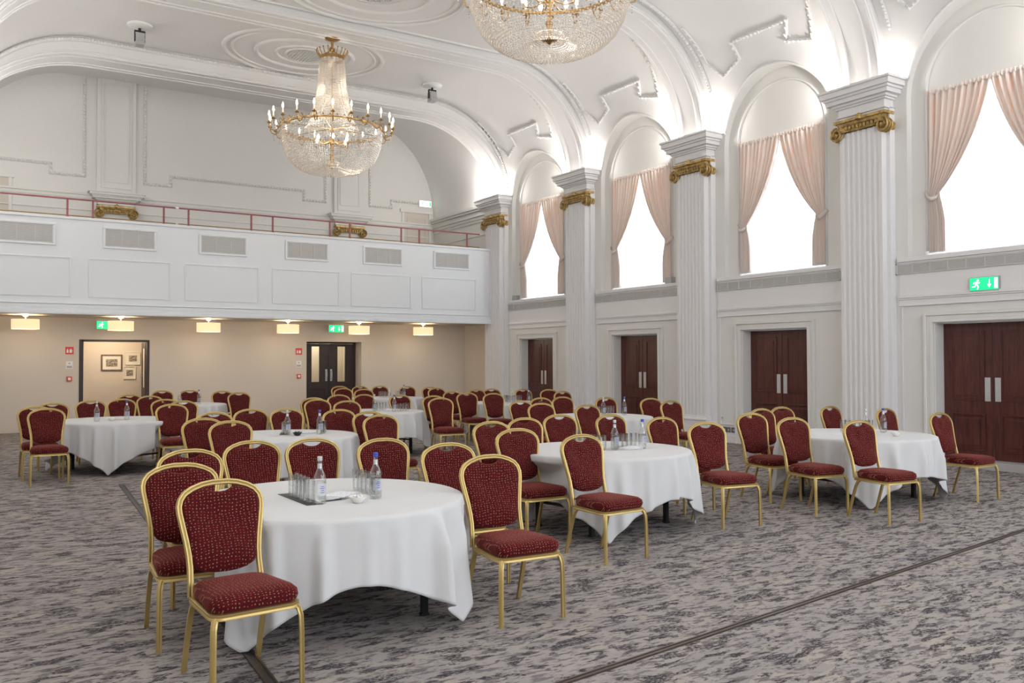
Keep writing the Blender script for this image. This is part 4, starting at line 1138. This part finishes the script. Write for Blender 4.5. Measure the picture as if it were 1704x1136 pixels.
CHAIRS = {
'A': [(1.18, 4.76, 5, 'nearest red chair of all, at lower left of {}'), (1.16, 5.65, 0, 'red chair just behind the nearest one, left of {}'), (1.40, 6.50, 0, 'red chair showing only its rounded top, rear left of {}'), (1.96, 6.92, 0, 'leftmost of four red chairs on far side of {}'), (2.43, 6.85, 0, 'second red chair from left, far side of {}'), (2.91, 6.54, 0, 'third red chair from left, far side of {}, by blue-capped bottle'), (3.16, 5.89, -3, 'rightmost red chair on far side of {}'), (3.00, 5.00, -3, 'large red chair at right side of {}, seat fully visible')],
'B': [(4.36, 6.78, -3, 'near left red chair of {}, seat towards viewer'), (4.65, 7.72, 1, 'red chair just behind near left one of {}'), (5.24, 7.99, 0, 'half-hidden red chair behind left pair of {}'), (5.92, 8.28, -4, 'far left red chair of {}, white cloth behind it'), (4.46, 5.93, 3, 'front red chair of {}, legs before the cloth'), (6.41, 7.95, 2, 'red chair right behind the bottles of {}'), (6.55, 7.23, 2, 'far right red chair of {}, only back showing'), (6.41, 6.41, -9, 'right side red chair of {}, clear of the cloth')],
'G': [(7.92, 7.18, -7, 'leftmost red chair of {}'), (8.76, 7.77, -1, 'red chair hidden behind the leftmost one of {}'), (9.30, 7.90, -1, 'third red chair from left at {}, before third red doors'), (7.68, 6.38, -7, 'near left red chair of {}, all four legs visible'), (10.00, 7.67, 3, 'far-side red chair of {} against the fluted pilaster'), (7.88, 5.70, -6, 'front red chair of {}, whole seat before the cloth'), (10.13, 6.92, 4, 'far-side red chair of {} behind the right bottle'), (9.83, 6.00, 1, 'rightmost red chair of {}, before the nearest red doors')],
'D': [(2.42, 9.34, 0, 'nearer red chair of left pair at {}'), (2.28, 9.96, 0, 'outer red chair of left pair at {}'), (2.66, 11.03, 0, 'red chair peeping over left pair of {}'), (3.23, 11.47, 0, 'far-side red chair of {}, left of its bottles'), (3.65, 11.29, 0, 'red chair directly behind left bottle of {}'), (4.16, 10.73, 0, 'red chair directly behind right bottle of {}'), (4.30, 10.08, 4, 'red chair half hidden at right of {}'), (4.16, 9.41, 2, 'right side red chair of {}, behind the blue-capped bottle')],
'E': [(1.00, 13.23, 0, 'nearest red chair of {}, seat and front legs visible'), (0.91, 13.88, 4, 'outermost left red chair of {}, behind its neighbour'), (1.21, 14.94, 0, 'left rear red chair of {}, just a corner showing'), (1.80, 15.49, 0, 'red chair behind the left bottle of {}'), (2.30, 15.78, 0, 'red chair behind the right bottle of {}'), (2.88, 15.20, 0, 'right rear red chair of {} against dark door edge'), (2.64, 13.45, 0, 'right side red chair of {}, red seat fully visible'), (3.01, 14.47, 0, 'red chair just behind right side one of {}')],
'F': [(2.73, 17.77, 0, 'leftmost red chair of {}, before the open doorway'), (3.67, 19.70, 0, 'far-side red chair of {} beside the doorway edge'), (4.22, 19.59, 0, 'far-side red chair of {} between two bottles'), (4.69, 18.75, 0, 'far-side red chair of {}, right of its bottles'), (4.74, 17.64, 0, 'right side red chair of {} against the beige wall'), (2.93, 16.86, 0, 'near left red chair of {}, overlapped by nearer chairs')],
'H': [(4.95, 13.72, 0, 'inner red chair of left pair at {}'), (5.11, 14.36, 0, 'outer red chair of left pair at {}, a sliver'), (5.93, 15.30, 0, 'left far-side red chair of {}'), (5.15, 12.94, 0, 'near left red chair of {}'), (6.39, 15.21, 4, 'centre far-side red chair of {}, glasses before it'), (6.86, 14.65, 4, 'red chair behind the right bottle of {}'), (7.17, 13.89, -3, 'half-hidden red chair at right rear of {}'), (6.86, 13.04, -6, 'right side red chair of {}, seat and legs visible')],
'I': [(7.96, 20.46, 0, 'farthest left red chair of {}, mostly hidden'), (7.41, 18.85, 0, 'front left red chair of {}'), (8.39, 20.20, 3, 'second far-side red chair of {}'), (7.58, 18.05, -2, 'near left red chair of {}'), (8.87, 20.10, 3, 'third far-side red chair of {}, left of its bottle'), (9.25, 19.33, 2, 'fourth far-side red chair of {}, right of its bottle'), (9.50, 18.59, 2, 'right rear red chair of {}, mostly hidden'), (9.26, 17.79, 0, 'right side red chair of {}')],
'J': [(8.58, 15.79, 3, 'outer left red chair of {}'), (8.41, 14.88, -4, 'left red chair of {}, seat and legs visible'), (9.55, 16.48, 3, 'left far-side red chair of {}'), (8.64, 14.26, -4, 'near left red chair of {}'), (10.00, 16.57, -2, 'second far-side red chair of {}'), (10.46, 16.00, 3, 'far-side red chair of {} between bottles'), (10.76, 15.44, -3, 'far-side red chair of {} against the doors'), (10.40, 14.44, 3, 'right side red chair of {}')],
'K': [(7.40, 11.39, 3, 'left rear red chair of {}'), (8.27, 12.11, 0, 'far-side red chair of {}, only curved top showing'), (7.23, 10.58, -4, 'left side red chair of {}'), (8.80, 12.22, 0, 'centre far-side red chair of {}'), (7.53, 9.86, 3, 'near left red chair of {}, tall back'), (9.27, 11.62, 0, 'red chair behind the left bottle of {}'), (9.66, 10.92, -3, 'right rear red chair of {} against the doors'), (9.33, 10.08, 1, 'right side red chair of {} beside the pilaster')],
}
for k, lst in CHAIRS.items():
    for (x, y, rho, lb) in lst:
        a = math.radians(rho)
        c = CH0 if not used[0] else copy_tree(CH0); used[0] = True
        # x, y is the top of the back; the chair stands in front of it
        c.location = (x + math.sin(a)*.305, y - math.cos(a)*.305, 0); c.rotation_euler = (0, 0, a)
        tag(c, lb.format('the ' + TN[k]), 'chair', 'red and gold chairs round the ' + TN[k])

# ------------------------------------------------------------------ tables and cloths
TR = .85; TZ = .722
def make_table():
    r = empty('round_table')
    m = MB(); m.lathe([(0, TZ-.03), (TR-.01, TZ-.03), (TR, TZ-.015), (TR-.005, TZ), (0, TZ)], 64); m.build('tabletop', 'dark_wood', r, smooth=True, angle=40)
    for sx in (-1, 1):
        for sy in (-1, 1):
            m = MB(); m.box(sx*.52-.02, sx*.52+.02, sy*.36-.02, sy*.36+.02, .012, TZ-.03); m.box(sx*.52-.026, sx*.52+.026, sy*.36-.026, sy*.36+.026, 0, .014)
            m.build('leg', 'black', r)
        m = MB(); m.box(sx*.52-.012, sx*.52+.012, -.34, .34, .22, .245); m.build('leg_brace', 'black', r)
    return r
T0 = make_table()
def cloth_mesh(seed, corner_deg, centre, chairs, half=1.235):
    rnd = random.Random(seed); ph = [rnd.random()*6.28 for _ in range(8)]; m = MB(); N = 360
    ca = math.radians(corner_deg)+PI/4; zt = TZ+.004; rows = []
    rows.append([(0.001*math.cos(2*PI*k/N), .001*math.sin(2*PI*k/N), zt) for k in range(N)])
    for rr in (.3, .6, .80): rows.append([(rr*math.cos(2*PI*k/N), rr*math.sin(2*PI*k/N), zt) for k in range(N)])
    K = 24
    R0 = TR+.006
    # folds: irregular set of hanging pleats
    pl = [(2*PI*(i+rnd.uniform(-.3, .3))/22, rnd.uniform(.035, .075), rnd.uniform(.5, 1.5)) for i in range(24)]
    def folds(a):
        v = 0
        for c, wd, h in pl:
            d = (a-c+PI) % (2*PI)-PI
            v += h*math.exp(-(d/wd)**2)
        return v-.55
    for q in range(-1, K+1):
        row = []
        for k in range(N):
            a = 2*PI*k/N; u = (a-ca)
            L_ = half/max(abs(math.cos(u)), abs(math.sin(u)))
            L_ -= R0
            L_ += .012*math.sin(7*a+ph[1])
            if q < 0: rr, z = R0-.014, zt
            elif q == 0: rr, z = R0, zt-.006
            else:
                s = L_*q/K
                cw = (.5+.5*math.cos(4*(a-ca-PI/4)))**1.5     # stronger near the corners
                amp = (.075+.02*cw)*min(1, s/.22)
                flare = .010*min(1, s/.08) + (.022+.045*cw)*(s/.7)
                rr = R0 + .002 + flare + amp*folds(a) + (.004+.012*cw)*min(1, s/.3)*math.sin(31*a+ph[4])
                drop = s*(1-.17*cw*(s/.8)); z = zt-.006-drop
                if z < .014:
                    rr += (.014-z)*.5; z = .010+.006*(1+math.sin(23*a+ph[5]))*.6
                rr = max(rr, R0+.003)
                # the cloth gives way to seats pushed under the table
                zz = zt-z
                if zz > .06:
                    k_ = min(1, (zz-.06)/.16)
                    for (px, py, pa) in chairs:
                        dx, dy = px-centre[0], py-centre[1]
                        if dx*dx+dy*dy > 2.6: continue
                        cs, sn = math.cos(pa), math.sin(pa)
                        for _ in range(40):
                            X = rr*math.cos(a)-dx; Y = rr*math.sin(a)-dy
                            lx, ly = X*cs+Y*sn, -X*sn+Y*cs
                            if abs(lx) < .245 and -.29 < ly < .33 and rr > R0-.18*k_: rr -= .012
                            else: break
            row.append((rr*math.cos(a), rr*math.sin(a), z))
        rows.append(row)
    # relax the pushed-in places a little
    for _ in range(2):
        for r_i in range(6, len(rows)):
            R_ = rows[r_i]; rad = [math.hypot(p[0], p[1]) for p in R_]
            for k in range(N):
                av = (rad[k-1]+rad[k]+rad[(k+1) % N])/3; f_ = av/max(rad[k], 1e-4); R_[k] = (R_[k][0]*f_, R_[k][1]*f_, R_[k][2])
    m.grid(rows, close=True)
    return m
CORNER = {'A': -51, 'B': -35, 'G': -46, 'D': -60, 'E': -105, 'F': -40, 'H': -30, 'I': -50, 'J': -55, 'K': -45}
first = True
for k, (x, y) in TAB.items():
    t = T0 if first else copy_tree(T0); first = False
    t.location = (x, y, 0); t.rotation_euler = (0, 0, math.radians(CORNER[k]+43))
    tag(t, 'round table beneath a white cloth, the ' + TN[k], 'table', 'round banquet tables')
    chs = [(cx_+math.sin(math.radians(r_))*.305, cy_-math.cos(math.radians(r_))*.305, math.radians(r_)) for kk in CHAIRS for (cx_, cy_, r_, _l) in CHAIRS[kk]]
    c = cloth_mesh(sum(map(ord, k))*7, CORNER[k], (x, y), chs).build('tablecloth', 'cloth', smooth=True); c.location = (x, y, 0)
    md = c.modifiers.new('t', 'SOLIDIFY'); md.thickness = .003; md.offset = 1
    tag(c, 'white square cloth draped over the ' + TN[k], 'tablecloth', 'white tablecloths')

# ------------------------------------------------------------------ things on the tables
ZT = TZ+.008
def bottle_proto(cap):
    r = empty('water_bottle')
    m = MB(); m.lathe([(0, 0), (.034, 0), (.038, .006), (.038, .15), (.036, .165), (.026, .19), (.016, .215), (.0135, .235), (.0135, .265), (.0155, .268), (.0155, .275), (0, .275)], 20); m.build('bottle_body', 'glass', r, smooth=True, angle=50)
    m = MB(); m.lathe([(0, .008), (.034, .008), (.035, .14), (0, .14)], 16); m.build('water', 'glass', r, smooth=True, angle=50)
    m = MB(); m.lathe([(0, .262), (.0155, .262), (.0155, .286), (.013, .288), (0, .288)], 14); m.build('cap', cap, r, smooth=True, angle=40)
    m = MB(); m.lathe([(.0388, .055), (.0388, .125)], 14, a0=-PI*.75, a1=-PI*.05)
    lb_ = m.build('bottle_label', 'frost', r, smooth=True)
    m = MB()
    for z, a0, a1 in ((.108, -1.75, -1.2), (.098, -1.9, -1.1), (.085, -1.7, -1.25), (.072, -1.8, -1.15)):
        m.lathe([(.0392, z-.002), (.0392, z+.002)], 6, a0=a0, a1=a1)
    m.build('label_print', 'blue', lb_)
    m = MB(); m.lathe([(.0150, .215), (.0142, .245)], 14); m.build('neck_label', 'silver', r, smooth=True)
    return r
BS = bottle_proto('silver'); BB = bottle_proto('blue')
def glass_proto():
    m = MB(); m.lathe([(0, 0), (.027, 0), (.030, .004), (.033, .14), (.0305, .14), (.0275, .012), (0, .012)], 16)
    return m.build('tumbler', 'glass', smooth=True, angle=50)
G0 = glass_proto()
bu = {'s': False, 'b': False, 'g': False}
def place(o, key, loc, rz=0):
    if bu[key]: o = copy_tree(o)
    bu[key] = True; o.location = loc; o.rotation_euler = (0, 0, rz); return o
SETS = {  # silver-capped bottle, blue-capped bottle, angle of the set
 'A': ((1.858, 5.10), (2.226, 5.106)), 'B': ((5.371, 6.592), (5.67, 6.531)), 'G': ((9.02, 6.42), (9.30, 6.38)), 'D': ((3.263, 10.05), (3.61, 9.92)),
 'E': ((1.682, 13.784), (2.108, 13.953)), 'F': ((3.659, 17.888), (4.083, 18.16)), 'H': ((6.011, 13.842), (6.219, 13.489)), 'I': ((8.50, 18.70), (8.92, 18.80)),
 'J': ((9.60, 15.10), (9.96, 15.02)), 'K': ((8.532, 10.748), (8.9, 10.678))}
for k, (p, q) in SETS.items():
    tn = 'the ' + TN[k]
    b1 = place(BS, 's', (p[0], p[1], ZT)); tag(b1, 'water bottle with silver cap, left one on ' + tn, 'bottle', 'water bottles')
    b2 = place(BB, 'b', (q[0], q[1], ZT)); tag(b2, 'water bottle with blue cap, right one on ' + tn, 'bottle', 'water bottles')
    dx, dy = q[0]-p[0], q[1]-p[1]; a = math.atan2(dy, dx)
    def loc(u, v, a=a, p=p): return (p[0]+u*math.cos(a)-v*math.sin(a), p[1]+u*math.sin(a)+v*math.cos(a))
    n_ = {'A': 5, 'B': 5}.get(k, 4)
    nog = k in ('E', 'F')
    if not nog:
        for row, (u0, nm) in enumerate(((-.01, 'left'), (math.hypot(dx, dy)+.035, 'right'))):
            for j in range(n_):
                if k == 'B' and row == 0: g_xy = loc(-.10-.075*j*.5, .05+.075*j)
                elif k in ('B', 'K', 'J', 'G') and row == 1: g_xy = loc(.08+.068*j*.8, .13+.01*j)
                else: g_xy = loc(u0+.004*j+(-.03 if row == 0 else 0), .09+.078*j)
                o = place(G0, 'g', (g_xy[0], g_xy[1], ZT+.004 if row == 0 and k == 'A' else ZT)); od = (['leftmost', 'second', 'middle', 'fourth', 'rightmost'] if n_ == 5 else ['leftmost', 'second', 'third', 'rightmost'])[j] if (k in ('B', 'K', 'J', 'G') and row == 1) else (['nearest', 'second nearest', 'middle', 'fourth', 'farthest'] if n_ == 5 else ['nearest', 'second nearest', 'third', 'farthest'])[j]; tag(o, '%s clear tumbler of the %s row on %s' % (od, nm, tn), 'glass', '%s row of glasses on %s' % (nm, tn))
    # slate mat beneath the left glasses of the foreground table, notepads, bowl
    if k in ('A', 'D', 'B'):
        m = MB(); m.box(-.055, .05, -.03, .50 if k == 'A' else .36, 0, .003); o = m.build('slate_mat', 'black', bevel=.001)
        pos = loc(-.035, .01) if k != 'B' else loc(-.16, .02); o.location = (pos[0], pos[1], ZT-.0005); o.rotation_euler = (0, 0, a + (.45 if k == 'B' else 0)); tag(o, 'thin dark mat beside the left glasses on ' + tn, 'mat')
    if k in ('A', 'B', 'D', 'H', 'K', 'G'):
        for j in range(3 if k in 'AB' else 2):
            m = MB(); m.box(-.105, .105, -.074, .074, 0, .006); o = m.build('notepad', 'notes' if k != 'B' else 'paper')
            pos = loc(.19+.012*j, .19 if k != 'B' else .03); o.location = (pos[0], pos[1], ZT+.0065*j); o.rotation_euler = (0, 0, a+.35+.16*j)
            tag(o, '%s notepad of the stack between bottles on %s' % (['bottom', 'second', 'top'][j if k in 'AB' else j*2], tn), 'notepad', 'notepads on ' + tn)
        pos = loc(.15, .06)
        m = MB(); m.tube([(-.07, 0, .004), (.07, 0, .004)], .004)
        if k == 'A':
            o = m.build('pen', 'black'); o.location = (pos[0]-.05, pos[1], ZT); o.rotation_euler = (0, 0, a+.2); tag(o, 'black pen lying by the stacked notepads on ' + tn, 'pen')
        else: m.bm.free()
    if k in ('A', 'G', 'D', 'E'):
        m = MB(); m.lathe([(0, 0), (.025, 0), (.03, .004), (.055, .035), (.058, .04), (.053, .04), (.028, .010), (0, .008)], 24)
        o = m.build('small_bowl', 'ceramic_black' if k == 'D' else 'ceramic', smooth=True, angle=50); pos = {'A': loc(.21, -.09), 'G': (8.98, 6.0), 'D': loc(.12, -.16), 'E': loc(.2, -.05)}[k]
        o.location = (pos[0], pos[1], ZT); tag(o, '%s bowl on %s' % ('small black' if k == 'D' else 'small white', tn), 'bowl')
        m = MB(); rnd = random.Random(5)
        for j in range(14): m.bead((rnd.uniform(-.025, .025), rnd.uniform(-.025, .025), .03+rnd.uniform(0, .012)), .011)
        s2 = m.build('mints', 'paper' if k != 'D' else 'black', smooth=True); s2.location = o.location; tag(s2, 'heap of small mints in the bowl on ' + tn, 'mints', kind='stuff')
